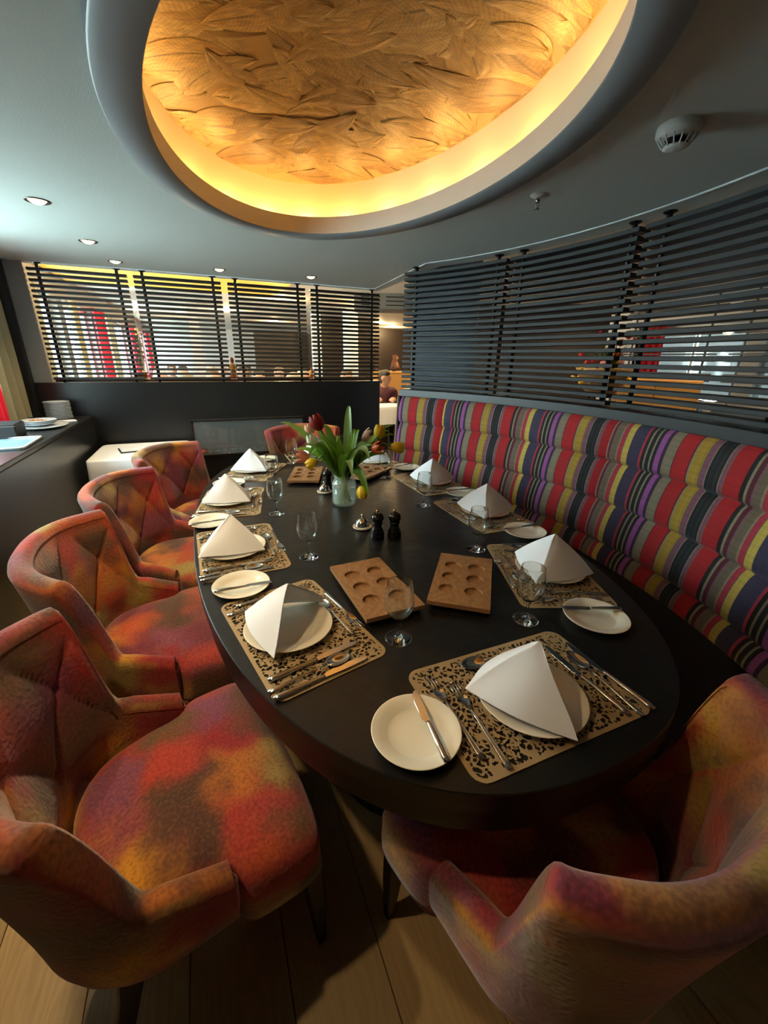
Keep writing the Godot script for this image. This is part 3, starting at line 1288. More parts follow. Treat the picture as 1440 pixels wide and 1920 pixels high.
func plate_mesh(r: float, h: float) -> ArrayMesh:
	var b := MB.new()
	var f := r * 0.60
	b.lathe([Vector2(0, 0.0015), Vector2(f * 0.85, 0.0015), Vector2(f * 0.9, 0.0), Vector2(f, 0.0), Vector2(f * 1.04, 0.003), Vector2(r * 0.82, h * 0.55), Vector2(r * 0.985, h - 0.003), Vector2(r, h - 0.0008), Vector2(r * 0.99, h), Vector2(r * 0.97, h - 0.0003), Vector2(r * 0.80, h * 0.62 + 0.003), Vector2(f * 1.08, 0.0062), Vector2(f, 0.0048), Vector2(f * 0.55, 0.0045), Vector2(0, 0.0045)], 56)
	return b.mesh()


# a napkin folded into a standing peak: one ridge from the tip to the front corner, two walls, open behind
func napkin_mesh(seed_: int) -> ArrayMesh:
	var rng := RandomNumberGenerator.new()
	rng.seed = seed_
	var b := MB.new()
	var n := 28
	for layer in 2:
		var rows := []
		for i in 15:
			var u := i / 14.0
			var row := PackedVector3Array()
			for j in n + 1:
				var t := j / float(n) * 2.0 - 1.0            # -1 .. 0 (ridge) .. 1
				var ang := deg_to_rad(104.0) * t
				# straight walls between three corners, softly bowed
				var k := (sqrt(t * t + 0.012) - 0.1095) / 0.896
				var c0 := Vector2(0.0, 0.146)
				var c1 := Vector2(sin(deg_to_rad(104.0)) * signf(t), cos(deg_to_rad(104.0))) * 0.136
				var q := c0.lerp(c1, k)
				q += q.normalized() * 0.016 * sin(PI * k)
				q *= 1.0 - 0.045 * layer
				var y := 0.118 * (1.0 - pow(u, 1.06)) - 0.006 * layer
				y += 0.010 * u * sin(PI * k) * (0.4 + 0.3 * sin(seed_ + k * 4.0))
				var bulge := 1.0 + 0.06 * sin(PI * u)
				var sway := 0.003 * sin(u * 5.0 + t * 6.0 + seed_)
				row.append(Vector3(q.x * (u * bulge + 0.016), y + 0.004 * layer * (1 - u), q.y * (u * bulge + 0.016) + sway))
			rows.append(row)
		b.group(layer + 1).grid(rows, layer == 0)
	return b.mesh()


func fork_parts() -> Array:
	var h := MB.new()
	h.tube(PackedVector3Array([Vector3(0, 0.004, -0.112), Vector3(0, 0.0045, -0.095), Vector3(0, 0.006, -0.05), Vector3(0, 0.008, 0.0), Vector3(0, 0.008, 0.035)]), [0.0062, 0.0068, 0.0048, 0.003, 0.0034], 8, true, 0.42, Vector3.RIGHT)
	var b := MB.new()
	var rows := []
	for i in 5:
		var u := i / 4.0
		var w: float = [0.0035, 0.008, 0.0115, 0.012, 0.012][i]
		var y: float = [0.008, 0.0062, 0.004, 0.003, 0.003][i]
		var row := PackedVector3Array()
		for j in 5:
			row.append(Vector3(w * (j / 2.0 - 1.0), y + 0.0015 * absf(j / 2.0 - 1.0), 0.033 + 0.034 * u))
		rows.append(row)
	b.grid(rows, false)
	for k in 4:
		var x := -0.0102 + 0.0068 * k
		b.tube(PackedVector3Array([Vector3(x, 0.0036, 0.063), Vector3(x, 0.0040, 0.085), Vector3(x, 0.0068, 0.110)]), [0.0019, 0.0017, 0.0010], 6, true, 0.6, Vector3.RIGHT)
	return [["handle", h.mesh()], ["tines", b.mesh()]]


func spoon_parts() -> Array:
	var h := MB.new()
	h.tube(PackedVector3Array([Vector3(0, 0.004, -0.105), Vector3(0, 0.0045, -0.088), Vector3(0, 0.006, -0.045), Vector3(0, 0.009, 0.01), Vector3(0, 0.0085, 0.040)]), [0.0062, 0.0068, 0.0048, 0.003, 0.0032], 8, true, 0.42, Vector3.RIGHT)
	var b := MB.new()
	for layer in 2:
		var rows := []
		for i in 9:
			var r := i / 8.0
			var row := PackedVector3Array()
			for j in 25:
				var a := TAU * j / 24
				var w := 0.0205 * (1.0 - 0.14 * sin(a))
				row.append(Vector3(cos(a) * r * w, 0.0018 + 0.0075 * pow(r, 2.2) - 0.001 * layer * (1 - r), 0.0705 + sin(a) * r * 0.0325))
			rows.append(row)
		b.grid(rows, layer == 0)
	return [["handle", h.mesh()], ["bowl", b.mesh()]]


func knife_parts(length: float) -> Array:
	var k := length / 0.235
	var h := MB.new()
	h.tube(PackedVector3Array([Vector3(0, 0.006, -0.118 * k), Vector3(0, 0.0065, -0.105 * k), Vector3(0, 0.0065, -0.05 * k), Vector3(0, 0.006, -0.002 * k), Vector3(0, 0.006, 0.004 * k)]), [0.006, 0.0082, 0.0066, 0.0050, 0.0046], 8, true, 0.68, Vector3.RIGHT)
	var b := MB.new()
	var o := PackedVector2Array([Vector2(-0.005, 0.003), Vector2(0.006, 0.003), Vector2(0.0105, 0.016), Vector2(0.0108, 0.075), Vector2(0.0085, 0.100), Vector2(0.003, 0.115), Vector2(-0.002, 0.117), Vector2(-0.006, 0.110), Vector2(-0.0068, 0.06)])
	for i in o.size():
		o[i].y *= k
	b.prism(o, 0.0052, 0.0068, 0.0004)
	return [["handle", h.mesh()], ["blade", b.mesh()]]


func goblet_parts() -> Array:
	var b := MB.new()
	var outer := [Vector2(0.0045, 0.0622), Vector2(0.010, 0.0645), Vector2(0.020, 0.070), Vector2(0.0295, 0.080), Vector2(0.0355, 0.093), Vector2(0.0375, 0.107), Vector2(0.0368, 0.125), Vector2(0.0340, 0.147), Vector2(0.0312, 0.168)]
	var inner := [Vector2(0, 0.0655), Vector2(0.009, 0.0662)]
	for k in range(2, outer.size()):
		inner.append(outer[k] + Vector2(-0.0009, 0.0003 if k < outer.size() - 1 else 0.0))
	inner.reverse()
	outer.push_front(Vector2(0, 0.0620))
	b.group(1).lathe(outer, 40)
	b.group(2).lathe([outer[outer.size() - 1], Vector2(0.03095, 0.1684), Vector2(0.03055, 0.1684), inner[0]], 40)
	b.group(3).lathe(inner, 40)
	var s := MB.new()
	s.lathe([Vector2(0, 0.0008), Vector2(0.033, 0.0005), Vector2(0.0355, 0.0012), Vector2(0.0352, 0.0028), Vector2(0.025, 0.0045), Vector2(0.012, 0.008), Vector2(0.0062, 0.014), Vector2(0.0045, 0.024), Vector2(0.0042, 0.045), Vector2(0.0048, 0.058), Vector2(0.0050, 0.0612), Vector2(0, 0.0614)], 32)
	return [["bowl", b.mesh()], ["stem", s.mesh()]]


func assembly(called: String, label: String, category: String, xf: Transform3D, parts: Array, material: Material, group: String) -> Node3D:
	var o := thing(called, label, category, Vector3.ZERO, 0.0, group)
	o.transform = xf
	for p in parts:
		part(o, p[0], p[1], p[2] if p.size() > 2 else material)
	return o


func build_settings() -> void:
	var mm := mat_mesh()
	var plate := plate_mesh(0.116, 0.019)
	var bread := plate_mesh(0.0875, 0.017)
	var fork := fork_parts()
	var spoon := spoon_parts()
	var knife := knife_parts(0.235)
	var butter := knife_parts(0.172)
	var goblet := goblet_parts()
	# centre, direction the diner faces, turn of the napkin's ridge in degrees (0 = away from the diner), bread plate, goblet, which place
	var list := [
		[Vector2(-0.025, 1.203), Vector2(0, -1), -69.0, Vector2(-0.298, 1.213), Vector2(0.162, 0.990), "the near head of the table"],
		[Vector2(-0.442, 0.792), Vector2(0.976, -0.216), -125.0, Vector2(-0.563, 0.523), Vector2(-0.207, 0.933), "the first window-side place"],
		[Vector2(-0.543, 0.226), Vector2(0.999, -0.04), 150.0, Vector2(-0.640, -0.085), Vector2(-0.317, 0.384), "the second window-side place"],
		[Vector2(-0.535, -0.36), Vector2(0.985, 0.17), 40.0, Vector2(-0.53, -0.665), Vector2(-0.354, -0.109), "the third window-side place"],
		[Vector2(-0.36, -0.93), Vector2(0.90, 0.436), 34.0, Vector2(-0.26, -1.215), Vector2(-0.293, -0.630), "the fourth window-side place"],
		[Vector2(0.12, -1.215), Vector2(0, 1), 150.0, Vector2(0.40, -1.205), Vector2(-0.096, -1.072), "the fireplace end of the table"],
		[Vector2(0.43, -0.90), Vector2(-0.92, 0.39), -100.0, Vector2(0.585, -0.665), Vector2(0.26, -1.075), "the fourth banquette-side place"],
		[Vector2(0.565, -0.32), Vector2(-0.998, 0.03), -55.0, Vector2(0.626, -0.060), Vector2(0.362, -0.504), "the third banquette-side place"],
		[Vector2(0.555, 0.22), Vector2(-0.998, -0.01), -55.0, Vector2(0.582, 0.495), Vector2(0.344, 0.031), "the second banquette-side place"],
		[Vector2(0.412, 0.79), Vector2(-0.93, -0.37), -53.0, Vector2(0.348, 1.062), Vector2(0.297, 0.552), "the first banquette-side place"],
	]
	var rng := RandomNumberGenerator.new()
	rng.seed = 42
	for k in list.size():
		var q: Array = list[k]
		var f: Vector2 = q[1].normalized()
		var r := Vector2(-f.y, f.x)
		var at: String = q[5]
		var turn := facing(f)            # carries local +z to the way the diner faces; local -x is then the diner's right
		var J := func(a: float) -> float: return rng.randf_range(-a, a)
		var put := func(u: float, g: float, y: float, extra := 0.0) -> Transform3D:
			var p: Vector2 = q[0] + r * u + f * g
			return yaw_xf(Vector3(p.x, y, p.y), turn + extra)
		var M0 := TABLE_Y + 0.0024
		single("placemat", mm, M.mat_taupe, "taupe cut-work placemat at " + at, "placemat", put.call(0, 0, TABLE_Y + 0.0002), "placemats on the oval table")
		single("dinner_plate", plate, M.china, "ivory dinner plate under the napkin at " + at, "plate", put.call(J.call(0.006), -0.022, M0), "dinner plates")
		single("napkin", napkin_mesh(k), M.linen, "white linen napkin folded to a peak at " + at, "napkin", put.call(J.call(0.006), -0.018, M0 + 0.0245, -deg_to_rad(q[2])), "folded napkins")
		var bp: Vector2 = q[3]
		single("bread_plate", bread, M.china, "small ivory bread plate at " + at, "plate", yaw_xf(Vector3(bp.x, TABLE_Y + 0.0002 if (bp - q[0]).length() > 0.24 else M0, bp.y), turn), "bread plates")
		assembly("butter_knife", "steel butter knife lying across the bread plate at " + at, "knife", Transform3D(Basis(Vector3.UP, turn + (-0.12 if k == 0 else rng.randf_range(-0.25, 0.1))), Vector3(bp.x, TABLE_Y + 0.0135, bp.y) + Vector3(r.x, 0, r.y) * 0.028), butter, M.steel, "butter knives")
		assembly("dinner_fork", "steel dinner fork beside the plate at " + at, "fork", put.call(-0.145, -0.03, M0, J.call(0.04) - 0.05), fork, M.steel, "dinner forks")
		assembly("starter_fork", "steel outer fork beside the bread plate at " + at, "fork", put.call(-0.182, 0.005, M0, J.call(0.04)), fork, M.steel, "outer forks")
		assembly("dinner_knife", "steel dinner knife next to the plate at " + at, "knife", put.call(0.150, -0.02, M0, J.call(0.03)), knife, M.steel, "dinner knives")
		assembly("soup_spoon", "steel soup spoon between the two knives at " + at, "spoon", put.call(0.181, -0.045, M0, J.call(0.03)), spoon, M.steel, "soup spoons")
		assembly("starter_knife", "steel outer knife beyond the spoon at " + at, "knife", put.call(0.210, -0.03, M0, J.call(0.03)), knife, M.steel, "outer knives")
		assembly("dessert_spoon", "steel dessert spoon above the plate at " + at, "spoon", put.call(0.01, 0.106, M0, PI / 2 + J.call(0.05)), spoon, M.steel, "dessert spoons")
		if k > 0:
			assembly("dessert_fork", "steel dessert fork above the plate at " + at, "fork", put.call(-0.005, 0.1405, M0, -PI / 2 + J.call(0.04)), fork, M.steel, "dessert forks")
		var gp: Vector2 = q[4]
		assembly("water_goblet", "empty clear water goblet at " + at, "glass", yaw_xf(Vector3(gp.x, TABLE_Y + (0.0026 if k in [1, 9, 2, 3, 7, 8, 4] and absf((gp - q[0]).dot(f)) < 0.15 and absf((gp - q[0]).dot(r)) < 0.23 else 0.0002), gp.y), 0), goblet, M.glass, "water goblets")


# ---------------------------------------------------------------- things in the middle of the table
func board_mesh(w: float, l: float, th: float) -> ArrayMesh:
	var b := MB.new()
	var cols := 2
	var rws := 3
	var seg := 24
	var r := 0.0275
	var deep := 0.008
	var m := Vector2(0.012, 0.045)              # plain margins
	var cw := (w - 2 * m.x) / cols
	var cl := (l - 2 * m.y) / rws
	b.group(1)
	var T := func(p: Vector2, y: float) -> int: return b.v(Vector3(p.x, y, p.y), Vector2(p.y, p.x))
	for i in cols:
		for j in rws:
			var c := Vector2(-w / 2 + m.x + cw * (i + 0.5), -l / 2 + m.y + cl * (j + 0.5))
			var square := []
			var ring := []
			for k in seg + 1:
				var a := TAU * k / seg
				var d := Vector2(cos(a), sin(a))
				var reach := minf(cw / 2 / maxf(absf(d.x), 1e-6), cl / 2 / maxf(absf(d.y), 1e-6))
				if k % 6 == 3:
					reach = Vector2(cw / 2, cl / 2).length()
					d = Vector2(signf(d.x) * cw, signf(d.y) * cl).normalized()
				square.append(c + d * reach)
				ring.append(c + Vector2(cos(a), sin(a)) * r)
			b.group(1)
			var b0 := b.n
			for k in seg + 1:
				T.call(square[k], 0.0)
				T.call(ring[k], 0.0)
			for k in seg:
				b.t(b0 + k * 2, b0 + k * 2 + 2, b0 + k * 2 + 3)
				b.t(b0 + k * 2, b0 + k * 2 + 3, b0 + k * 2 + 1)
			b.group(2)
			b0 = b.n
			for k in seg + 1:
				T.call(ring[k], 0.0)
				T.call(c + (ring[k] - c) * 0.97, -deep)
			for k in seg:
				b.t(b0 + k * 2, b0 + k * 2 + 2, b0 + k * 2 + 3)
				b.t(b0 + k * 2, b0 + k * 2 + 3, b0 + k * 2 + 1)
			b.group(3)
			b0 = b.n
			T.call(c, -deep)
			for k in seg + 1:
				T.call(c + (ring[k] - c) * 0.97, -deep)
			for k in seg:
				b.t(b0, b0 + k + 1, b0 + k + 2)
	b.group(1)
	for q in [[-w / 2, w / 2, -l / 2, -l / 2 + m.y], [-w / 2, w / 2, l / 2 - m.y, l / 2], [-w / 2, -w / 2 + m.x, -l / 2 + m.y, l / 2 - m.y], [w / 2 - m.x, w / 2, -l / 2 + m.y, l / 2 - m.y]]:
		var b0: int = T.call(Vector2(q[0], q[2]), 0.0)
		T.call(Vector2(q[1], q[2]), 0.0)
		T.call(Vector2(q[1], q[3]), 0.0)
		T.call(Vector2(q[0], q[3]), 0.0)
		b.t(b0, b0 + 1, b0 + 2)
		b.t(b0, b0 + 2, b0 + 3)
	b.flat()
	var o := [Vector2(-w / 2, -l / 2), Vector2(w / 2, -l / 2), Vector2(w / 2, l / 2), Vector2(-w / 2, l / 2)]
	for k in 4:
		var p: Vector2 = o[k]
		var q: Vector2 = o[(k + 1) % 4]
		b.quad(Vector3(q.x, -th, q.y), Vector3(p.x, -th, p.y), Vector3(p.x, 0, p.y), Vector3(q.x, 0, q.y))
	b.quad(Vector3(-w / 2, -th, -l / 2), Vector3(w / 2, -th, -l / 2), Vector3(w / 2, -th, l / 2), Vector3(-w / 2, -th, l / 2))
	return b.mesh()


func foot_rail(l: float) -> ArrayMesh:
	# a side rail cut to a shallow arch, standing on its two ends
	var b := MB.new()
	var prof := PackedVector2Array()
	for k in 13:
		var u := k / 12.0
		prof.append(Vector2(lerpf(-l / 2 + 0.01, l / 2 - 0.01, u), -0.030 + 0.020 * pow(sin(PI * clampf((u - 0.08) / 0.84, 0, 1)), 0.6)))
	prof.append(Vector2(l / 2, -0.012))
	prof.append(Vector2(-l / 2, -0.012))
	b.prism(prof, -0.008, 0.008, 0.001, Transform3D(Basis(Vector3(0, 0, 1), Vector3(1, 0, 0), Vector3(0, 1, 0)), Vector3.ZERO))
	return b.mesh()


func petal_mesh(l: float, w: float, open: float) -> ArrayMesh:
	var b := MB.new()
	var rows := []
	for i in 8:
		var u := i / 7.0
		var row := PackedVector3Array()
		var ww := w * pow(sin(PI * clampf(0.12 + 0.84 * u, 0, 1)), 0.7)
		var rr := 0.35 * w + w * 0.62 * sin(PI * 0.78 * pow(u, 0.8)) + open * u * u
		for j in 5:
			var v := j / 2.0 - 1.0
			row.append(Vector3(ww * v * 0.5, l * u, rr - 0.18 * w * v * v))
		rows.append(row)
	b.grid(rows, false)
	return b.mesh()


func blade(path: PackedVector3Array, width: float, up: Vector3, fold := 0.25) -> ArrayMesh:
	var b := MB.new()
	var rows := []
	for i in path.size():
		var u := float(i) / (path.size() - 1)
		var d := (path[mini(i + 1, path.size() - 1)] - path[maxi(i - 1, 0)]).normalized()
		var side := d.cross(up).normalized()
		var n := side.cross(d)
		var w := width * pow(sin(PI * pow(clampf(0.10 + 0.90 * u, 0, 1), 0.85)), 0.9) * 0.5 + 0.0012
		var row := PackedVector3Array()
		for j in 5:
			var v := j / 2.0 - 1.0
			row.append(path[i] + side * w * v + n * w * fold * v * v)
		rows.append(row)
	b.grid(rows, true)
	return b.mesh()


func curve(a: Vector3, h1: Vector3, h2: Vector3, e: Vector3, n := 12) -> PackedVector3Array:
	var o := PackedVector3Array()
	for k in n + 1:
		o.append(a.bezier_interpolate(h1, h2, e, float(k) / n))
	return o


func build_flowers(V: Vector3) -> void:
	var R := Vector3(0.92, 0, 0.392)
	var D := Vector3(0.392, 0, -0.92)
	mat("stem_green", Color(0.36, 0.50, 0.20), 0.45)
	var gm := []
	for c in [Color(0.47, 0.64, 0.22), Color(0.55, 0.68, 0.44), Color(0.38, 0.54, 0.24)]:
		var m := mat("tulip_leaf_%d" % gm.size(), c, 0.42)
		m.backlight_enabled = true
		m.backlight = Color(0.30, 0.42, 0.12)
		gm.append(m)
	var tint := {"red": Color(0.50, 0.03, 0.06), "white": Color(0.82, 0.83, 0.76), "peach": Color(0.80, 0.58, 0.46), "pink": Color(0.72, 0.42, 0.36), "yellow": Color(0.87, 0.72, 0.10), "blush": Color(0.80, 0.68, 0.62), "orange": Color(0.76, 0.34, 0.14)}
	for k in tint:
		var m := mat("petal_" + k, tint[k], 0.5)
		m.backlight_enabled = true
		m.backlight = tint[k] * 0.4
	# colour, across, height, away, size, where it points (across, up, away), label
	var list := [
		["red", -0.117, 1.150, -0.02, 1.25, Vector3(-0.45, 0.9, 0), "dark red tulip standing highest over the vase", [[-0.285, 1.155, -0.05, 0.045, 1], [-0.03, 1.10, -0.06, 0.05, 0]]],
		["white", -0.138, 1.075, -0.05, 0.95, Vector3(-0.35, 0.95, -0.2), "white tulip bud below the red tulip", [[-0.165, 1.06, -0.09, 0.05, 0], [-0.22, 1.03, -0.03, 0.04, 0]]],
		["peach", -0.168, 1.105, 0.06, 0.9, Vector3(-0.4, 0.9, 0.2), "pale peach tulip behind the red tulip", [[-0.17, 1.155, 0.03, 0.03, 1], [-0.10, 1.13, 0.05, 0.045, 2]]],
		["pink", -0.190, 0.985, 0.0, 1.0, Vector3(-0.95, 0.1, 0), "faded pink tulip drooping over the numbered board", [[-0.15, 1.0, -0.08, 0.045, 2], [-0.12, 1.055, -0.02, 0.05, 1]]],
		["yellow", -0.143, 0.972, -0.06, 0.9, Vector3(-0.8, -0.35, -0.3), "yellow tulip drooping beside the faded pink one", [[-0.10, 1.09, -0.1, 0.05, 0]]],
		["yellow", 0.170, 1.110, 0.0, 1.05, Vector3(0.12, 1.0, 0), "upright yellow tulip on the banquette side of the vase", [[0.215, 1.12, -0.02, 0.035, 0], [0.235, 1.135, 0.05, 0.03, 2]]],
		["yellow", 0.255, 1.045, -0.02, 1.05, Vector3(1.0, -0.08, 0), "yellow tulip leaning out sideways farthest from the vase", [[0.24, 1.10, 0.0, 0.04, 2], [0.20, 1.02, -0.08, 0.045, 0], [0.13, 1.00, -0.10, 0.045, 1]]],
		["blush", 0.111, 1.080, 0.04, 1.0, Vector3(0.75, 0.5, 0), "blush white tulip in the middle of the bunch", [[0.031, 1.226, 0.02, 0.045, 1], [0.06, 1.12, 0.0, 0.045, 0], [0.12, 1.05, 0.08, 0.045, 1]]],
		["orange", 0.158, 1.045, -0.06, 0.95, Vector3(0.8, 0.35, -0.3), "orange tulip under the upright yellow one", [[0.14, 1.06, -0.07, 0.04, 2], [0.075, 1.11, 0.05, 0.04, 0], [0.02, 1.02, -0.12, 0.055, 0]]],
		["yellow", 0.094, 0.845, -0.09, 1.0, Vector3(0.05, -1.0, -0.1), "yellow tulip hanging upside down over the vase's side", [[0.125, 0.835, -0.13, 0.048, 2], [0.05, 0.93, -0.13, 0.05, 1]]],
	]
	var k := 0
	for q in list:
		var dir: Vector3 = (R * q[5].x + Vector3.UP * q[5].y + D * q[5].z).normalized()
		var head: Vector3 = V + R * q[1] + D * q[3] + Vector3.UP * (q[2] - V.y)
		var o := thing("tulip", q[6], "flower", head, 0.0, "tulips in the glass vase")
		var a := TAU * k / 10.0
		var foot := V + Vector3(cos(a + 2.5), 0, sin(a + 2.5)) * 0.034 + Vector3.UP * 0.016
		var neck := V + Vector3(cos(a), 0, sin(a)) * 0.026 + Vector3.UP * 0.150
		var b := MB.new()
		var base: Vector3 = head - dir * 0.027 * q[4]
		var path := curve(foot, foot.lerp(neck, 0.4), foot.lerp(neck, 0.7), neck, 5)
		path.remove_at(path.size() - 1)
		var away := neck + (neck - foot).normalized() * 0.05 + Vector3.UP * 0.05
		path.append_array(curve(neck, away, base - dir * 0.09 + Vector3.UP * (0.06 if q[5].y < 0 else 0.0), base, 9))
		for i in path.size():
			path[i] -= head
		b.tube(path, [0.0033], 7, true)
		part(o, "stem", b.mesh(), M.stem_green)
		var turn := Basis(Quaternion(Vector3.UP, dir))
		var bloom := Node3D.new()
		bloom.name = "bloom"
		o.add_child(bloom, true)
		for p in 6:
			var pm := petal_mesh(0.061 * q[4], 0.029 * q[4] * (1.0 if p % 2 else 0.92), (0.014 if q[0] in ["blush", "orange", "pink"] else -0.002) * q[4])
			part(bloom, "petal", pm, M["petal_" + q[0]], Transform3D(turn * Basis(Vector3.UP, TAU * p / 6.0), -dir * 0.027 * q[4]))
		for lf in q[7]:
			var tip: Vector3 = V + R * lf[0] + D * lf[2] + Vector3.UP * (lf[1] - V.y)
			var hor := Vector3(tip.x - V.x, 0, tip.z - V.z)
			var st0 := V + hor.normalized() * 0.022 + Vector3.UP * 0.13
			var h1 := st0 + Vector3.UP * 0.09 + hor * 0.15
			var h2 := tip - hor * 0.25 + Vector3.UP * (0.02 if lf[1] > 1.0 else 0.13)
			var pp := curve(st0, h1, h2, tip, 12)
			for i in pp.size():
				pp[i] -= head
			part(o, "leaf", blade(pp, lf[3], (Vector3.UP - D * 0.7 + hor.normalized() * -0.4).normalized(), 0.35), gm[lf[4]])
		k += 1


func build_table_things() -> void:
	# serving boards
	var top := board_mesh(0.180, 0.325, 0.013)
	var rail := foot_rail(0.30)
	var boards := [
		[Vector2(-0.185, 0.700), Vector2(0.03, 1.0), "wooden serving board with six round hollows beside the first window-side goblet"],
		[Vector2(0.095, 0.767), Vector2(-0.61, 0.79), "wooden serving board with six round hollows, slanted, beside the banquette-side places"],
		[Vector2(-0.088, -0.665), Vector2(-0.33, 0.94), "wooden serving board marked 110, beyond the vase on the window side"],
		[Vector2(0.275, -0.595), Vector2(0.80, -0.60), "wooden serving board half hidden behind the tulips"],
	]
	for i in 4:
		var q: Array = boards[i]
		var o := thing("serving_board", q[2], "board", Vector3(q[0].x, TABLE_Y + 0.0305, q[0].y), facing(q[1]), "wooden serving boards")
		part(o, "top_board", top, M.board)
		for s in [-1.0, 1.0]:
			part(o, "foot_rail", rail, M.board, Transform3D(Basis(), Vector3(s * 0.075, 0, 0)))
		if i == 2:
			var tm := TextMesh.new()
			var f := SystemFont.new()
			f.font_names = PackedStringArray(["Droid Sans"])
			f.font_weight = 700
			tm.font = f
			tm.text = "110"
			tm.font_size = 16
			tm.pixel_size = 0.0016
			tm.depth = 0.0006
			part(o, "table_number", tm, M.ink, Transform3D(Basis(Vector3.UP, PI * 0.0) * Basis(Vector3.RIGHT, -PI / 2), Vector3(0.045, 0.0004, -0.143)))
	# pepper and salt mills
	var mills := [[Vector2(-0.020, 0.318), "black pepper mill next to the silver butter bell"], [Vector2(0.048, 0.336), "black salt mill, the one nearer the banquette"], [Vector2(-0.030, -0.395), "black mill standing behind the flower vase"]]
	var body := MB.new()
	body.lathe([Vector2(0, 0), Vector2(0.027, 0), Vector2(0.0285, 0.003), Vector2(0.0285, 0.018), Vector2(0.0265, 0.021), Vector2(0.0275, 0.024), Vector2(0.026, 0.034), Vector2(0.020, 0.046), Vector2(0.0175, 0.055), Vector2(0.020, 0.064), Vector2(0.0225, 0.068), Vector2(0.021, 0.071), Vector2(0, 0.0712)], 28)
	var head := MB.new()
	head.lathe([Vector2(0, 0.0718), Vector2(0.017, 0.0718), Vector2(0.019, 0.0745), Vector2(0.0245, 0.081), Vector2(0.0262, 0.089), Vector2(0.024, 0.098), Vector2(0.0175, 0.1055), Vector2(0.009, 0.109), Vector2(0, 0.110)], 28)
	var knob := MB.new()
	knob.lathe([Vector2(0, 0.1103), Vector2(0.004, 0.1103), Vector2(0.004, 0.1125), Vector2(0.0065, 0.115), Vector2(0.007, 0.119), Vector2(0.005, 0.1225), Vector2(0, 0.1235)], 16)
	for q in mills:
		var o := thing("pepper_mill", q[1], "mill", Vector3(q[0].x, TABLE_Y + 0.0002, q[0].y), 0, "black mills")
		part(o, "body", body.mesh() if q == mills[0] else (get_child(get_child_count() - 2).get_child(0) as MeshInstance3D).mesh, M.mill_black)
		part(o, "head", head.mesh() if q == mills[0] else (get_child(get_child_count() - 2).get_child(1) as MeshInstance3D).mesh, M.mill_black)
		part(o, "knob", knob.mesh() if q == mills[0] else (get_child(get_child_count() - 2).get_child(2) as MeshInstance3D).mesh, M.brass)
	# butter bells
	var tray := MB.new()
	tray.lathe([Vector2(0, 0), Vector2(0.030, 0), Vector2(0.036, 0.003), Vector2(0.0415, 0.008), Vector2(0.0405, 0.0095), Vector2(0.035, 0.005), Vector2(0, 0.0045)], 36)
	var dome := MB.new()
	dome.lathe([Vector2(0.0305, 0.0055), Vector2(0.0315, 0.010), Vector2(0.0300, 0.022), Vector2(0.0245, 0.035), Vector2(0.014, 0.0445), Vector2(0.004, 0.048), Vector2(0, 0.0482)], 36)
	var fin := MB.new()
	fin.lathe([Vector2(0, 0.0484), Vector2(0.0035, 0.0484), Vector2(0.003, 0.053), Vector2(0.006, 0.056), Vector2(0.0065, 0.060), Vector2(0.004, 0.064), Vector2(0, 0.065)], 16)
	var tm2 := tray.mesh()
	var dm := dome.mesh()
	var fm := fin.mesh()
	mat("bell_steel", Color(0.80, 0.79, 0.77), 0.08, 1.0)
	for q in [[Vector2(-0.040, 0.195), "silver butter bell on a small tray, next to the two mills"], [Vector2(-0.062, -0.345), "silver butter bell half behind the flower vase"]]:
		var o := thing("butter_bell", q[1], "butter dish", Vector3(q[0].x, TABLE_Y + 0.0002, q[0].y), 0, "butter bells")
		part(o, "tray", tm2, M.china)
		part(o, "dome", dm, M.bell_steel)
		part(o, "finial", fm, M.bell_steel)
	# the glass vase
	var V := Vector3(-0.017, TABLE_Y + 0.0002, -0.130)
	var vg := mat("vase_glass", Color(0.82, 0.93, 0.88, 0.24), 0.04)
	vg.transparency = BaseMaterial3D.TRANSPARENCY_ALPHA
	var wt := mat("vase_water", Color(0.72, 0.84, 0.76, 0.10), 0.02)
	wt.transparency = BaseMaterial3D.TRANSPARENCY_ALPHA
	var o := thing("flower_vase", "pressed clear glass jar vase holding the tulips", "vase", V)
	var b := MB.new()
	var prof := [[0.0, 0.002], [0.040, 0.0], [0.052, 0.003], [0.057, 0.010], [0.0585, 0.02], [0.0585, 0.035], [0.0585, 0.05], [0.0585, 0.065], [0.0585, 0.08], [0.0585, 0.095], [0.0580, 0.108], [0.055, 0.119], [0.0485, 0.127], [0.0465, 0.131], [0.0465, 0.142], [0.0488, 0.1445], [0.0488, 0.149], [0.046, 0.150]]
	var rows := []
	for p in prof:
		var row := PackedVector3Array()
		for j in 97:
			var a := TAU * j / 96
			var relief := 0.0
			if p[1] > 0.012 and p[1] < 0.11:
				relief = 0.0014 * cos(a * 12.0 + p[1] * 210.0) + 0.0014 * cos(a * 12.0 - p[1] * 210.0)
			row.append(Vector3((p[0] + relief) * cos(a), p[1], (p[0] + relief) * sin(a)))
		rows.append(row)
	b.grid(rows)
	part(o, "jar", b.mesh(), M.vase_glass)
	b = MB.new()
	b.lathe([Vector2(0, 0.010), Vector2(0.050, 0.011), Vector2(0.0535, 0.018), Vector2(0.0535, 0.085), Vector2(0, 0.0852)], 40)
	part(o, "water", b.mesh(), M.vase_water)
	build_flowers(V)


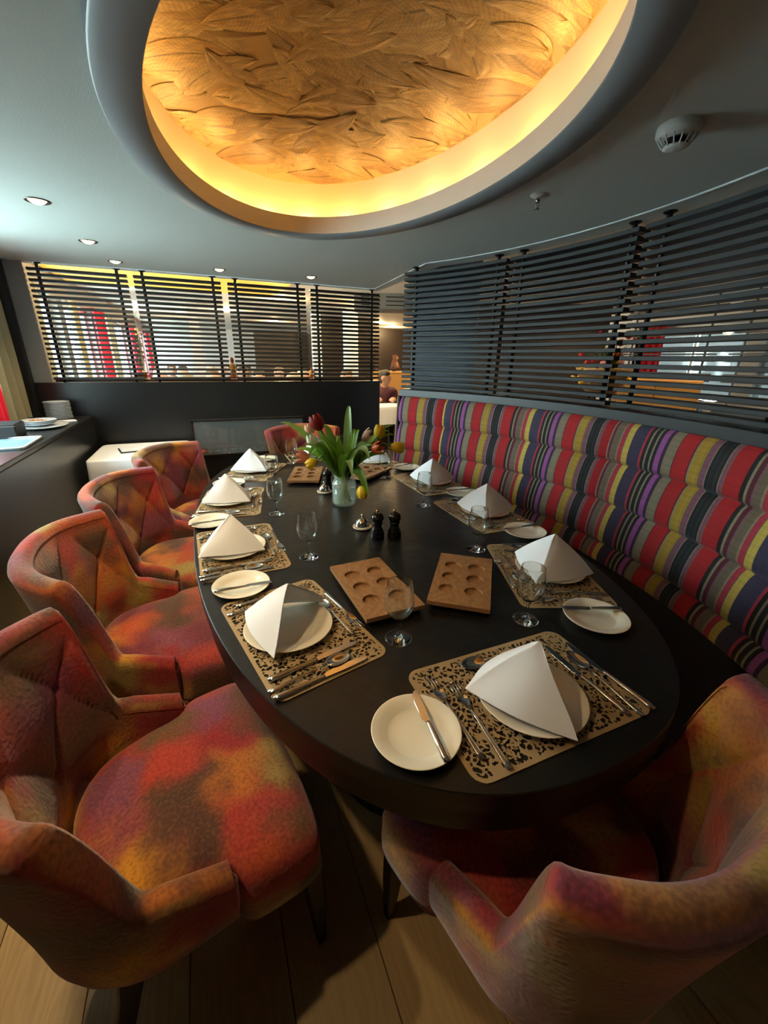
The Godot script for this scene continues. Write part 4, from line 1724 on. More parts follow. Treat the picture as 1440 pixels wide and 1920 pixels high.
# ---------------------------------------------------------------- fireplace, counter, side table, ceiling fittings
func curtain(label: String, m: Material, x: float, z0: float, z1: float, y0: float, y1: float, waves: int, depth: float, group: String, face := 1.0) -> void:
	var o := thing("curtain", label, "curtain", Vector3(x, y0, (z0 + z1) / 2), 0.0, group)
	var b := MB.new()
	var rows := []
	var n := waves * 8
	for i in 7:
		var v := i / 6.0
		var row := PackedVector3Array()
		for j in n + 1:
			var u := float(j) / n
			var d := depth * sin(u * waves * TAU + 0.6 * sin(v * 2.0)) * (0.75 + 0.25 * (1.0 - v)) + 0.3 * depth * sin(u * waves * 1.7 * TAU)
			row.append(Vector3(d, v * (y1 - y0), lerpf(z0, z1, u) - (z0 + z1) / 2))
		rows.append(row)
	b.grid(rows, face < 0)
	part(o, "cloth", b.mesh(), m)
	b = MB.new()
	b.cbox(Vector3(0, y1 - y0 + 0.006, 0), Vector3(0.03, 0.012, absf(z1 - z0)), 0.002)
	part(o, "heading", b.mesh(), m)


func build_fireplace() -> void:
	mat("hearth_black", Color(0.035, 0.036, 0.038), 0.5)
	mat("driftwood", Color(0.23, 0.21, 0.19), 0.85)
	mat("pebble", Color(0.30, 0.30, 0.29), 0.7)
	mat("pebble_pale", Color(0.55, 0.55, 0.53), 0.6)
	var em := mat("ember_glow", Color(0.7, 0.12, 0.08), 0.6)
	em.emission_enabled = true
	em.emission = Color(1.0, 0.15, 0.08)
	em.emission_energy_multiplier = 0.8
	var o := thing("fireplace", "long glazed fireplace let into the black wall", "fireplace", Vector3(-0.245, 0.575, -2.30))
	var W := 1.01
	var H := 0.331
	var b := MB.new()
	var d := 0.32
	b.flat()
	var x := W / 2
	b.quad(Vector3(-x, 0, -d), Vector3(x, 0, -d), Vector3(x, H, -d), Vector3(-x, H, -d))
	b.quad(Vector3(-x, 0, 0), Vector3(x, 0, 0), Vector3(x, 0, -d), Vector3(-x, 0, -d))
	b.quad(Vector3(-x, H, -d), Vector3(x, H, -d), Vector3(x, H, 0), Vector3(-x, H, 0))
	b.quad(Vector3(-x, 0, 0), Vector3(-x, 0, -d), Vector3(-x, H, -d), Vector3(-x, H, 0))
	b.quad(Vector3(x, 0, -d), Vector3(x, 0, 0), Vector3(x, H, 0), Vector3(x, H, -d))
	part(o, "firebox", b.mesh(), M.hearth_black)
	b = MB.new()
	for q in [[Vector3(0, 0.008, 0.004), Vector3(W, 0.016, 0.012)], [Vector3(0, H - 0.008, 0.004), Vector3(W, 0.016, 0.012)], [Vector3(-x + 0.008, H / 2, 0.004), Vector3(0.016, H, 0.012)], [Vector3(x - 0.008, H / 2, 0.004), Vector3(0.016, H, 0.012)]]:
		b.cbox(q[0], q[1], 0.002)
	part(o, "frame", b.mesh(), M.jamb_black)
	part(o, "glass_front", box_mesh(Vector3(W - 0.03, H - 0.03, 0.004), 0.0005, Vector3(0, H / 2, -0.006)), M.fire_glass)
	# gravel bed
	var rng := RandomNumberGenerator.new()
	rng.seed = 9
	b = MB.new()
	for k in 420:
		var p := Vector3(rng.randf_range(-x + 0.03, x - 0.03), 0.0, rng.randf_range(-d + 0.03, -0.03))
		var r := rng.randf_range(0.008, 0.018)
		p.y = 0.008 + 0.014 * rng.randf()
		b.lathe([Vector2(0, -r * 0.6), Vector2(r * 0.9, -r * 0.2), Vector2(r, r * 0.1), Vector2(r * 0.6, r * 0.5), Vector2(0, r * 0.6)], 6, Transform3D(Basis(Vector3(rng.randf(), rng.randf(), rng.randf()).normalized(), rng.randf() * TAU), p), Vector2(1, 0.75))
	var gr := part(o, "gravel", b.mesh(), M.pebble)
	gr.set_meta("kind", "stuff")
	for k in 14:
		var r := rng.randf_range(0.012, 0.02)
		b = MB.new()
		b.lathe([Vector2(0, -r * 0.6), Vector2(r * 0.9, -r * 0.2), Vector2(r, r * 0.1), Vector2(r * 0.6, r * 0.5), Vector2(0, r * 0.6)], 8)
		part(o, "pale_stone", b.mesh(), M.pebble_pale, Transform3D(Basis(Vector3.UP, k), Vector3(-x + 0.06 + 0.9 * k / 13.0, 0.028, -0.06 - 0.05 * rng.randf())))
	for q in [[Vector3(-0.05, 0.03, -0.16), Vector3(0.06, 0.11, -0.14), Vector3(0.22, 0.03, -0.12), 0.030], [Vector3(0.08, 0.04, -0.2), Vector3(0.24, 0.075, -0.17), Vector3(0.40, 0.045, -0.15), 0.022], [Vector3(-0.38, 0.03, -0.15), Vector3(-0.25, 0.055, -0.17), Vector3(-0.08, 0.035, -0.2), 0.02]]:
		b = MB.new()
		b.tube(curve(q[0], q[0].lerp(q[1], 0.7), q[1].lerp(q[2], 0.3), q[2], 8), [q[3] * 0.7, q[3], q[3] * 1.1, q[3] * 0.9, q[3], q[3] * 0.8, q[3] * 0.6, q[3] * 0.5, q[3] * 0.3], 8)
		part(o, "driftwood_log", b.mesh(), M.driftwood)
	b = MB.new()
	b.lathe([Vector2(0, 0), Vector2(0.02, 0.001), Vector2(0.02, 0.012), Vector2(0.008, 0.02), Vector2(0, 0.021)], 10)
	part(o, "ember_light", b.mesh(), M.ember_glow, Transform3D(Basis(), Vector3(-x + 0.075, 0.03, -0.05)))


func build_counter() -> void:
	var o := thing("sideboard_counter", "long dark sideboard counter under the window", "counter", Vector3(-1.68, 0, 0.45))
	part(o, "body", box_mesh(Vector3(0.44, 0.945, 5.3), 0.003, Vector3(0, 0.4725, -0.10)), M.dark_wall)
	part(o, "counter_top", box_mesh(Vector3(0.46, 0.025, 5.38), 0.004, Vector3(-0.01, 0.9575, -0.06)), M.dark_top)
	var Y := 0.9702
	mat("beige_cloth", Color(0.60, 0.56, 0.44), 0.85)
	mat("white_china", Color(0.80, 0.83, 0.84), 0.2)
	mat("food_crumb", Color(0.72, 0.52, 0.36), 0.8)
	mat("glass_tray", Color(0.50, 0.60, 0.66), 0.15)
	mat("paper", Color(0.86, 0.87, 0.88), 0.8)
	mat("folder", Color(0.09, 0.08, 0.09), 0.5)
	var rc := mat("red_cloth", Color(0.72, 0.05, 0.12), 0.8)
	rc.backlight_enabled = true
	rc.backlight = Color(0.45, 0.06, 0.10)
	var bc: StandardMaterial3D = M.beige_cloth
	bc.backlight_enabled = true
	bc.backlight = Color(0.25, 0.23, 0.17)
	curtain("beige curtain at the black corner post by the window", M.beige_cloth, -1.85, -2.21, -1.86, 0.985, 1.985, 3, 0.035, "curtains of the alcove")
	curtain("red curtain hanging in front of the beige one", M.red_cloth, -1.86, -1.84, -1.52, 0.985, 1.985, 5, 0.03, "curtains of the alcove")
	# stack of plates
	var sm := plate_mesh(0.082, 0.012)
	for k in 13:
		var lab: String = "white side plate, %s of the tall stack on the counter" % ["lowest", "second from the bottom", "third from the bottom", "fourth from the bottom", "fifth from the bottom", "sixth from the bottom", "middle one", "sixth from the top", "fifth from the top", "fourth from the top", "third from the top", "second from the top", "topmost"][k]
		single("stacked_plate", sm, M.white_china, lab, "plate", yaw_xf(Vector3(-1.630 + 0.002 * sin(k * 2.0), Y + 0.0098 * k, -2.135), 0), "tall stack of side plates")
	var b := MB.new()
	b.prism(round_rect(0.12, 0.09, 0.01), 0, 0.008, 0.002)
	single("folded_cloth", b.mesh(), M.paper, "small white folded cloth beside the stack of plates", "cloth", yaw_xf(Vector3(-1.555, Y, -1.97), 0.4))
	# serving platter with used plates
	b = MB.new()
	b.lathe([Vector2(0, 0), Vector2(0.12, 0), Vector2(0.15, 0.006), Vector2(0.185, 0.014), Vector2(0.187, 0.017), Vector2(0.15, 0.010), Vector2(0, 0.006)], 48, Transform3D(), Vector2(0.72, 1.0))
	single("platter", b.mesh(), M.white_china, "oval white platter under the used plates on the counter", "platter", yaw_xf(Vector3(-1.618, Y, -1.715), 0))
	var up := plate_mesh(0.10, 0.016)
	for k in 3:
		single("used_plate", up, M.white_china, ["used white plate lowest on the platter", "used white plate in the middle of the platter pile", "used white plate with crumbs on top of the platter"][k], "plate", yaw_xf(Vector3(-1.655 + 0.006 * k, Y + 0.012 + 0.011 * k, -1.74 + 0.008 * k), k), "used plates on the platter")
	var rng := RandomNumberGenerator.new()
	rng.seed = 3
	b = MB.new()
	for k in 40:
		var r := rng.randf_range(0.004, 0.011)
		b.lathe([Vector2(0, 0), Vector2(r, r * 0.3), Vector2(r * 0.7, r), Vector2(0, r * 1.2)], 6, Transform3D(Basis(), Vector3(rng.randf_range(-0.05, 0.05), 0, rng.randf_range(-0.05, 0.05))))
	var cr := single("crumbs", b.mesh(), M.food_crumb, "leftover crumbs on the top used plate", "food", yaw_xf(Vector3(-1.645, Y + 0.0395, -1.725), 0))
	cr.set_meta("kind", "stuff")
	# black cutlery box
	var bx := thing("cutlery_box", "black box with a ridged lid on the counter", "box", Vector3(-1.71, Y, -1.36), 0.12)
	part(bx, "body", box_mesh(Vector3(0.16, 0.075, 0.24), 0.006, Vector3(0, 0.0375, 0)), M.folder)
	for k in 6:
		part(bx, "rib", box_mesh(Vector3(0.150, 0.006, 0.012), 0.002, Vector3(0, 0.078, -0.09 + 0.036 * k)), M.folder)
	b = MB.new()
	var t := thing("glass_tray", "pale blue rimmed tray at the edge of the counter", "tray", Vector3(-1.605, Y, -1.075), 0.05)
	b.prism(round_rect(0.22, 0.36, 0.02), 0, 0.006, 0.002)
	part(t, "base", b.mesh(), M.glass_tray)
	b = MB.new()
	var ring := PackedVector3Array()
	for p in round_rect(0.215, 0.355, 0.02):
		ring.append(Vector3(p.x, 0.010, p.y))
	ring.append(ring[0])
	b.tube(ring, [0.005], 6, false)
	part(t, "rim", b.mesh(), M.white_china)


func build_cloth_table() -> void:
	var o := thing("side_table", "square side table under a white cloth by the fireplace wall", "table", Vector3(-1.09, 0, -1.905))
	for sx in [-1.0, 1.0]:
		for sz in [-1.0, 1.0]:
			part(o, "leg", box_mesh(Vector3(0.04, 0.70, 0.04), 0.003, Vector3(sx * 0.26, 0.35, sz * 0.26)), M.leg_wood)
	part(o, "table_top", box_mesh(Vector3(0.60, 0.025, 0.60), 0.004, Vector3(0, 0.7225, 0)), M.leg_wood)
	var b := MB.new()
	var rows := []
	var n := 96
	var hw := 0.325
	for i in 12:
		var row := PackedVector3Array()
		for j in n + 1:
			var a := TAU * (j + 0.5) / n
			var d := Vector2(cos(a), sin(a))
			var sq := pow(pow(absf(d.x), 14) + pow(absf(d.y), 14), -1.0 / 14.0)
			var p := d * sq * hw
			var y := 0.7395
			if i < 4:
				p *= [0.0, 0.5, 0.9, 0.985][i]
			else:
				var u := (i - 4) / 7.0
				var near_corner := pow(minf(absf(d.x), absf(d.y)) / maxf(absf(d.x), absf(d.y)), 4)
				p *= 1.0 + 0.022 * u + 0.05 * u * near_corner + 0.045 * u * sin(a * 22.0) * (0.35 + 0.65 * near_corner)
				y = 0.735 - (0.60 + 0.02 * sin(a * 4.0)) * u
			row.append(Vector3(p.x, y, p.y))
		rows.append(row)
	b.grid(rows, true)
	single("tablecloth", b.mesh(), M.linen, "white tablecloth draped over the square side table", "tablecloth", yaw_xf(Vector3(-1.09, 0.002, -1.905), 0))
	var f := thing("menu_folder", "dark menu folder with white pages on the side table", "menu", Vector3(-1.13, 0.7418, -1.93), 0.25)
	part(f, "cover", box_mesh(Vector3(0.25, 0.008, 0.19), 0.002, Vector3(0, 0.004, 0)), M.folder)
	part(f, "pages", box_mesh(Vector3(0.225, 0.006, 0.17), 0.001, Vector3(-0.004, 0.011, 0.002)), M.paper)


func downlight(at: Vector3, label: String, group: String, energy: float, ceiling: float, lit := true) -> void:
	var o := thing("downlight", label, "lamp", at, 0.0, group)
	var b := MB.new()
	b.lathe([Vector2(0.034, 0.0), Vector2(0.044, -0.004), Vector2(0.0465, -0.003), Vector2(0.0470, 0.0)], 28)
	part(o, "ring", b.mesh(), M.edge_metal)
	b = MB.new()
	b.lathe([Vector2(0, -0.013), Vector2(0.014, -0.012), Vector2(0.025, -0.007), Vector2(0.0335, 0.0005)], 24)
	part(o, "lens_light", b.mesh(), M.lamp_glow)
	if ceiling > 2.2 and energy > 2.0:
		lamp(at + Vector3(0, -0.07, 0), Color(1.0, 0.85, 0.60), energy * 0.42, 0.04)
	elif lit:
		spot(at + Vector3(0, -0.02, 0), Color(1.0, 0.88, 0.68), energy, 62.0, 0.03)


func build_ceiling_things() -> void:
	var E0 := 0.48
	var y := CEIL - 0.0005
	downlight(Vector3(-1.154, y, -0.779), "glowing downlight in the ceiling over the window side, nearest in view", "alcove downlights", E0, CEIL)
	downlight(Vector3(-1.109, y, -1.474), "glowing downlight in the ceiling over the cloth-covered side table", "alcove downlights", E0, CEIL)
	downlight(Vector3(-1.060, y, -2.037), "glowing downlight over the first slatted screen", "alcove downlights", E0, CEIL)
	downlight(Vector3(-0.382, y, -1.992), "glowing downlight over the second slatted screen", "alcove downlights", E0, CEIL)
	downlight(Vector3(0.307, y, -1.963), "glowing downlight over the third slatted screen", "alcove downlights", E0, CEIL)
	for p in [Vector3(-1.17, y, -0.09), Vector3(-1.17, y, 0.50), Vector3(-1.15, y, 1.10)]:
		downlight(p, "glowing downlight out of view over the window side, above the %s chair" % ["third" if p.z < 0 else ("second" if p.z < 1 else "nearest")][0], "downlights behind the viewer", E0 * 1.35, CEIL)
	# smoke detector
	var o := thing("smoke_detector", "white round smoke detector on the ceiling", "smoke detector", Vector3(0.692, CEIL, 0.735))
	var b := MB.new()
	b.lathe([Vector2(0.030, -0.030), Vector2(0.050, -0.026), Vector2(0.0555, -0.018), Vector2(0.0555, -0.004), Vector2(0.054, 0.0)], 36)
	part(o, "base", b.mesh(), M.white_plastic)
	b = MB.new()
	b.lathe([Vector2(0, -0.052), Vector2(0.020, -0.051), Vector2(0.030, -0.047), Vector2(0.031, -0.044), Vector2(0.022, -0.042), Vector2(0.022, -0.030), Vector2(0, -0.030)], 28)
	part(o, "chamber", b.mesh(), M.dark_hole)
	b = MB.new()
	b.lathe([Vector2(0, -0.0545), Vector2(0.020, -0.0535), Vector2(0.0315, -0.049), Vector2(0.0318, -0.047), Vector2(0, -0.0505)], 28)
	part(o, "cap", b.mesh(), M.white_plastic)
	for k in 14:
		var a := TAU * k / 14
		b = MB.new()
		b.tube(PackedVector3Array([Vector3(cos(a) * 0.0300, -0.049, sin(a) * 0.0300), Vector3(cos(a) * 0.040, -0.039, sin(a) * 0.040), Vector3(cos(a) * 0.047, -0.027, sin(a) * 0.047)]), [0.0018], 6)
		part(o, "rib", b.mesh(), M.white_plastic)
	# sprinkler
	o = thing("sprinkler", "small ceiling sprinkler head with a white rosette", "sprinkler", Vector3(0.702, CEIL, 0.18))
	b = MB.new()
	b.lathe([Vector2(0.010, -0.012), Vector2(0.022, -0.008), Vector2(0.031, -0.003), Vector2(0.031, 0.0)], 28)
	part(o, "rosette", b.mesh(), M.white_plastic)
	b = MB.new()
	b.lathe([Vector2(0, -0.026), Vector2(0.007, -0.026), Vector2(0.009, -0.022), Vector2(0.009, -0.006)], 16)
	part(o, "body", b.mesh(), M.steel)
	for s in [-1.0, 1.0]:
		b = MB.new()
		b.tube(PackedVector3Array([Vector3(s * 0.006, -0.024, 0), Vector3(s * 0.009, -0.034, 0), Vector3(s * 0.002, -0.044, 0)]), [0.0016], 6)
		part(o, "frame_arm", b.mesh(), M.steel)
	b = MB.new()
	b.lathe([Vector2(0, -0.047), Vector2(0.010, -0.047), Vector2(0.010, -0.0455), Vector2(0, -0.0445)], 16)
	part(o, "deflector", b.mesh(), M.steel)


# ---------------------------------------------------------------- people
# bones: [from, to, radius from, radius to, colour]; the skin is where the joined distances reach zero
func body_mesh(bones: Array, cell: float, sharp: float) -> ArrayMesh:
	var lo := Vector3(1e9, 1e9, 1e9)
	var hi := -lo
	for q in bones:
		var r: float = maxf(q[2], q[3]) + cell * 3
		for p in [q[0], q[1]]:
			lo = lo.min(p - Vector3(r, r, r))
			hi = hi.max(p + Vector3(r, r, r))
	var n := Vector3i(((hi - lo) / cell).ceil()) + Vector3i.ONE
	var total := n.x * n.y * n.z
	var acc := PackedFloat32Array()
	acc.resize(total)
	var near := PackedFloat32Array()
	near.resize(total)
	near.fill(1e9)
	var who := PackedInt32Array()
	who.resize(total)
	for bi in bones.size():
		var q: Array = bones[bi]
		var a: Vector3 = q[0]
		var ab: Vector3 = q[1] - a
		var len2 := maxf(ab.length_squared(), 1e-9)
		var m: float = maxf(q[2], q[3]) + 0.05
		var l := Vector3i(((a.min(q[1]) - Vector3(m, m, m) - lo) / cell).floor()).clamp(Vector3i.ZERO, n - Vector3i.ONE)
		var h := Vector3i(((a.max(q[1]) + Vector3(m, m, m) - lo) / cell).ceil()).clamp(Vector3i.ZERO, n - Vector3i.ONE)
		for z in range(l.z, h.z + 1):
			for y in range(l.y, h.y + 1):
				for x in range(l.x, h.x + 1):
					var p := lo + Vector3(x, y, z) * cell
					var t := clampf((p - a).dot(ab) / len2, 0.0, 1.0)
					var d: float = (p - a - ab * t).length() - lerpf(q[2], q[3], t)
					if d > 0.05:
						continue
					var at := (z * n.y + y) * n.x + x
					acc[at] += exp(-sharp * d)
					if d < near[at]:
						near[at] = d
						who[at] = bi
	var f := PackedFloat32Array()
	f.resize(total)
	for k in total:
		f[k] = -log(acc[k]) / sharp if acc[k] > 0.0 else 0.05
	var st := SurfaceTool.new()
	st.begin(Mesh.PRIMITIVE_TRIANGLES)
	var id := {}
	var count := 0
	var off := [0, 1, n.x, n.x + 1, n.x * n.y, n.x * n.y + 1, n.x * n.y + n.x, n.x * n.y + n.x + 1]
	var pos := [Vector3(0, 0, 0), Vector3(1, 0, 0), Vector3(0, 1, 0), Vector3(1, 1, 0), Vector3(0, 0, 1), Vector3(1, 0, 1), Vector3(0, 1, 1), Vector3(1, 1, 1)]
	var edges := [[0, 1], [2, 3], [4, 5], [6, 7], [0, 2], [1, 3], [4, 6], [5, 7], [0, 4], [1, 5], [2, 6], [3, 7]]
	for z in n.z - 1:
		for y in n.y - 1:
			for x in n.x - 1:
				var at := (z * n.y + y) * n.x + x
				var s := 0
				for k in 8:
					if f[at + off[k]] < 0:
						s += 1
				if s == 0 or s == 8:
					continue
				var sum := Vector3.ZERO
				var c := 0
				for e in edges:
					var u: float = f[at + off[e[0]]]
					var w: float = f[at + off[e[1]]]
					if (u < 0) != (w < 0):
						sum += pos[e[0]].lerp(pos[e[1]], u / (u - w))
						c += 1
				var best := 1e9
				var b := 0
				for k in 8:
					if near[at + off[k]] < best:
						best = near[at + off[k]]
						b = who[at + off[k]]
				st.set_color(bones[b][4])
				st.add_vertex(lo + (Vector3(x, y, z) + sum / c) * cell)
				id[at] = count
				count += 1
	for at in id:
		var x: int = at % n.x
		var y: int = (at / n.x) % n.y
		var z: int = at / (n.x * n.y)
		for ax in 3:
			var step: int = [1, n.x, n.x * n.y][ax]
			if (f[at] < 0) == (f[at + step] < 0):
				continue
			var u: int = [1, n.x, n.x * n.y][(ax + 1) % 3]
			var w: int = [1, n.x, n.x * n.y][(ax + 2) % 3]
			if not (id.has(at - u) and id.has(at - w) and id.has(at - u - w)):
				continue
			var q := [id[at], id[at - u], id[at - u - w], id[at - w]]
			if f[at] < 0:
				for k in [0, 2, 1, 0, 3, 2]:
					st.add_index(q[k])
			else:
				for k in [0, 1, 2, 0, 2, 3]:
					st.add_index(q[k])
	st.generate_normals()
	return st.commit()


func seated_bones(skin: Color, top: Color, legs: Color, head_turn: float, fine: bool) -> Array:
	var V := func(x: float, y: float, z: float) -> Vector3: return Vector3(x, y, z)
	var H := Basis(Vector3.UP, head_turn)
	var hc := Vector3(0, 1.115, 0.035)
	var o := [
		[V.call(-0.07, 0.52, 0), V.call(0.07, 0.52, 0), 0.115, 0.115, legs],
		[V.call(0, 0.56, 0.0), V.call(0, 0.74, -0.01), 0.125, 0.125, top],
		[V.call(-0.06, 0.86, 0.0), V.call(0.06, 0.86, 0.0), 0.115, 0.115, top],
		[V.call(-0.15, 0.905, -0.005), V.call(0.15, 0.905, -0.005), 0.062, 0.062, top],
		[V.call(0, 0.95, 0.0), V.call(0, 1.04, 0.022), 0.050, 0.046, skin],
		[hc + H * Vector3(0, 0.035, -0.012), hc + H * Vector3(0, 0.040, 0.010), 0.080, 0.078, skin],
		[hc + H * Vector3(0, -0.035, 0.035), hc + H * Vector3(0, 0.01, 0.030), 0.046, 0.062, skin],
		[hc + H * Vector3(0, -0.062, 0.058), hc + H * Vector3(0, -0.055, 0.05), 0.022, 0.03, skin],
		[hc + H * Vector3(0, 0.022, 0.090), hc + H * Vector3(0, -0.008, 0.108), 0.010, 0.014, skin],
		[hc + H * Vector3(-0.080, 0.005, -0.005), hc + H * Vector3(-0.082, -0.02, 0.0), 0.016, 0.012, skin],
		[hc + H * Vector3(0.080, 0.005, -0.005), hc + H * Vector3(0.082, -0.02, 0.0), 0.016, 0.012, skin],
	]
	for s in [-1.0, 1.0]:
		o.append([V.call(s * 0.175, 0.89, 0.0), V.call(s * 0.225, 0.68, 0.06), 0.056, 0.044, top])
		o.append([V.call(s * 0.225, 0.68, 0.06), V.call(s * 0.14, 0.785, 0.27), 0.044, 0.034, top])
		o.append([V.call(s * 0.14, 0.785, 0.27), V.call(s * 0.12, 0.787, 0.325), 0.028, 0.034, skin])
		if fine:
			for k in 4:
				o.append([V.call(s * (0.095 + 0.018 * k), 0.787, 0.345), V.call(s * (0.085 + 0.018 * k), 0.778, 0.395 + 0.012 * sin(PI * (k + 0.6) / 4.0)), 0.0105, 0.0085, skin])
			o.append([V.call(s * 0.10, 0.787, 0.31), V.call(s * 0.062, 0.780, 0.345), 0.012, 0.009, skin])
		o.append([V.call(s * 0.09, 0.50, 0.02), V.call(s * 0.10, 0.50, 0.40), 0.085, 0.062, legs])
		o.append([V.call(s * 0.10, 0.50, 0.40), V.call(s * 0.10, 0.10, 0.38), 0.058, 0.040, legs])
		o.append([V.call(s * 0.10, 0.045, 0.36), V.call(s * 0.105, 0.035, 0.50), 0.042, 0.034, Color(0.03, 0.03, 0.03)])
	return o


func hair_mesh(head_turn: float, c: Color, cell: float) -> ArrayMesh:
	var H := Basis(Vector3.UP, head_turn)
	var hc := Vector3(0, 1.115, 0.035)
	return body_mesh([
		[hc + H * Vector3(0, 0.055, -0.026), hc + H * Vector3(0, 0.068, 0.012), 0.086, 0.078, c],
		[hc + H * Vector3(0, 0.02, -0.045), hc + H * Vector3(0, -0.03, -0.05), 0.070, 0.052, c],
		[hc + H * Vector3(-0.05, 0.085, 0.045), hc + H * Vector3(0.05, 0.085, 0.045), 0.034, 0.034, c],
	], cell, 60.0)


func person(label: String, at: Vector3, turn: float, body: ArrayMesh, hair: ArrayMesh, group := "") -> Node3D:
	var o := thing("person", label, "person", at, turn, group)
	part(o, "body", body, M.person_skin)
	part(o, "hair", hair, M.person_skin)
	return o


func cloth_table(label: String, at: Vector3, w: float, d: float, turn: float) -> void:
	var o := thing("restaurant_table", label, "table", at, turn, "restaurant tables under white cloths")
	part(o, "pedestal", box_mesh(Vector3(0.12, 0.72, 0.12), 0.01, Vector3(0, 0.36, 0)), M.leg_wood)
	var b := MB.new()
	var rows := []
	for i in 9:
		var row := PackedVector3Array()
		for j in 65:
			var a := TAU * (j + 0.5) / 64
			var dd := Vector2(cos(a), sin(a))
			var sq := pow(pow(absf(dd.x), 12) + pow(absf(dd.y), 12), -1.0 / 12.0)
			var p := Vector2(dd.x * w / 2, dd.y * d / 2) * sq
			var y := 0.75
			if i < 3:
				p *= [0.0, 0.7, 0.985][i]
			else:
				var u := (i - 3) / 5.0
				var nc := pow(minf(absf(dd.x), absf(dd.y)) / maxf(absf(dd.x), absf(dd.y)), 4)
				p *= 1.0 + 0.03 * u + 0.12 * u * nc + 0.02 * u * sin(a * 18.0)
				y = 0.745 - (0.26 + 0.20 * nc) * u
			row.append(Vector3(p.x, y, p.y))
		rows.append(row)
	b.grid(rows, true)
	part(o, "tablecloth", b.mesh(), M.linen)


func dark_chair(label: String, at: Vector3, turn: float) -> void:
	var o := thing("restaurant_chair", label, "chair", at, turn, "dark restaurant chairs")
	part(o, "seat", box_mesh(Vector3(0.50, 0.10, 0.48), 0.03, Vector3(0, 0.43, 0)), M.bench_black)
	var b := MB.new()
	var rows := []
	for i in 9:
		var row := PackedVector3Array()
		for j in 13:
			var u := j / 6.0 - 1.0
			row.append(Vector3(u * 0.25, 0.42 + 0.50 * i / 8.0, -0.24 + 0.05 * u * u - 0.06 * i / 8.0))
		rows.append(row)
	for i in range(8, -1, -1):
		var row := PackedVector3Array()
		for j in 13:
			var u := j / 6.0 - 1.0
			row.append(Vector3(u * 0.25, 0.42 + 0.50 * i / 8.0, -0.29 + 0.05 * u * u - 0.06 * i / 8.0))
		rows.append(row)
	b.grid(rows, true)
	part(o, "backrest", b.mesh(), M.bench_black)
	for sx in [-1.0, 1.0]:
		for sz in [-1.0, 1.0]:
			b = MB.new()
			leg(b, [Vector3(sx * 0.21, 0.39, sz * 0.20), Vector3(sx * 0.22, 0.0, sz * 0.215)], [0.02, 0.012])
			part(o, "leg", b.mesh(), M.leg_wood)


func blossom(b: MB, p: Vector3, r: float, rng: RandomNumberGenerator) -> void:
	b.lathe([Vector2(0, -r * 0.7), Vector2(r * 0.8, -r * 0.2), Vector2(r, r * 0.25), Vector2(r * 0.55, r * 0.6), Vector2(0, r * 0.4)], 7, Transform3D(Basis(Vector3(rng.randf() - 0.5, rng.randf() - 0.5, rng.randf() - 0.5).normalized(), rng.randf() * TAU), p))


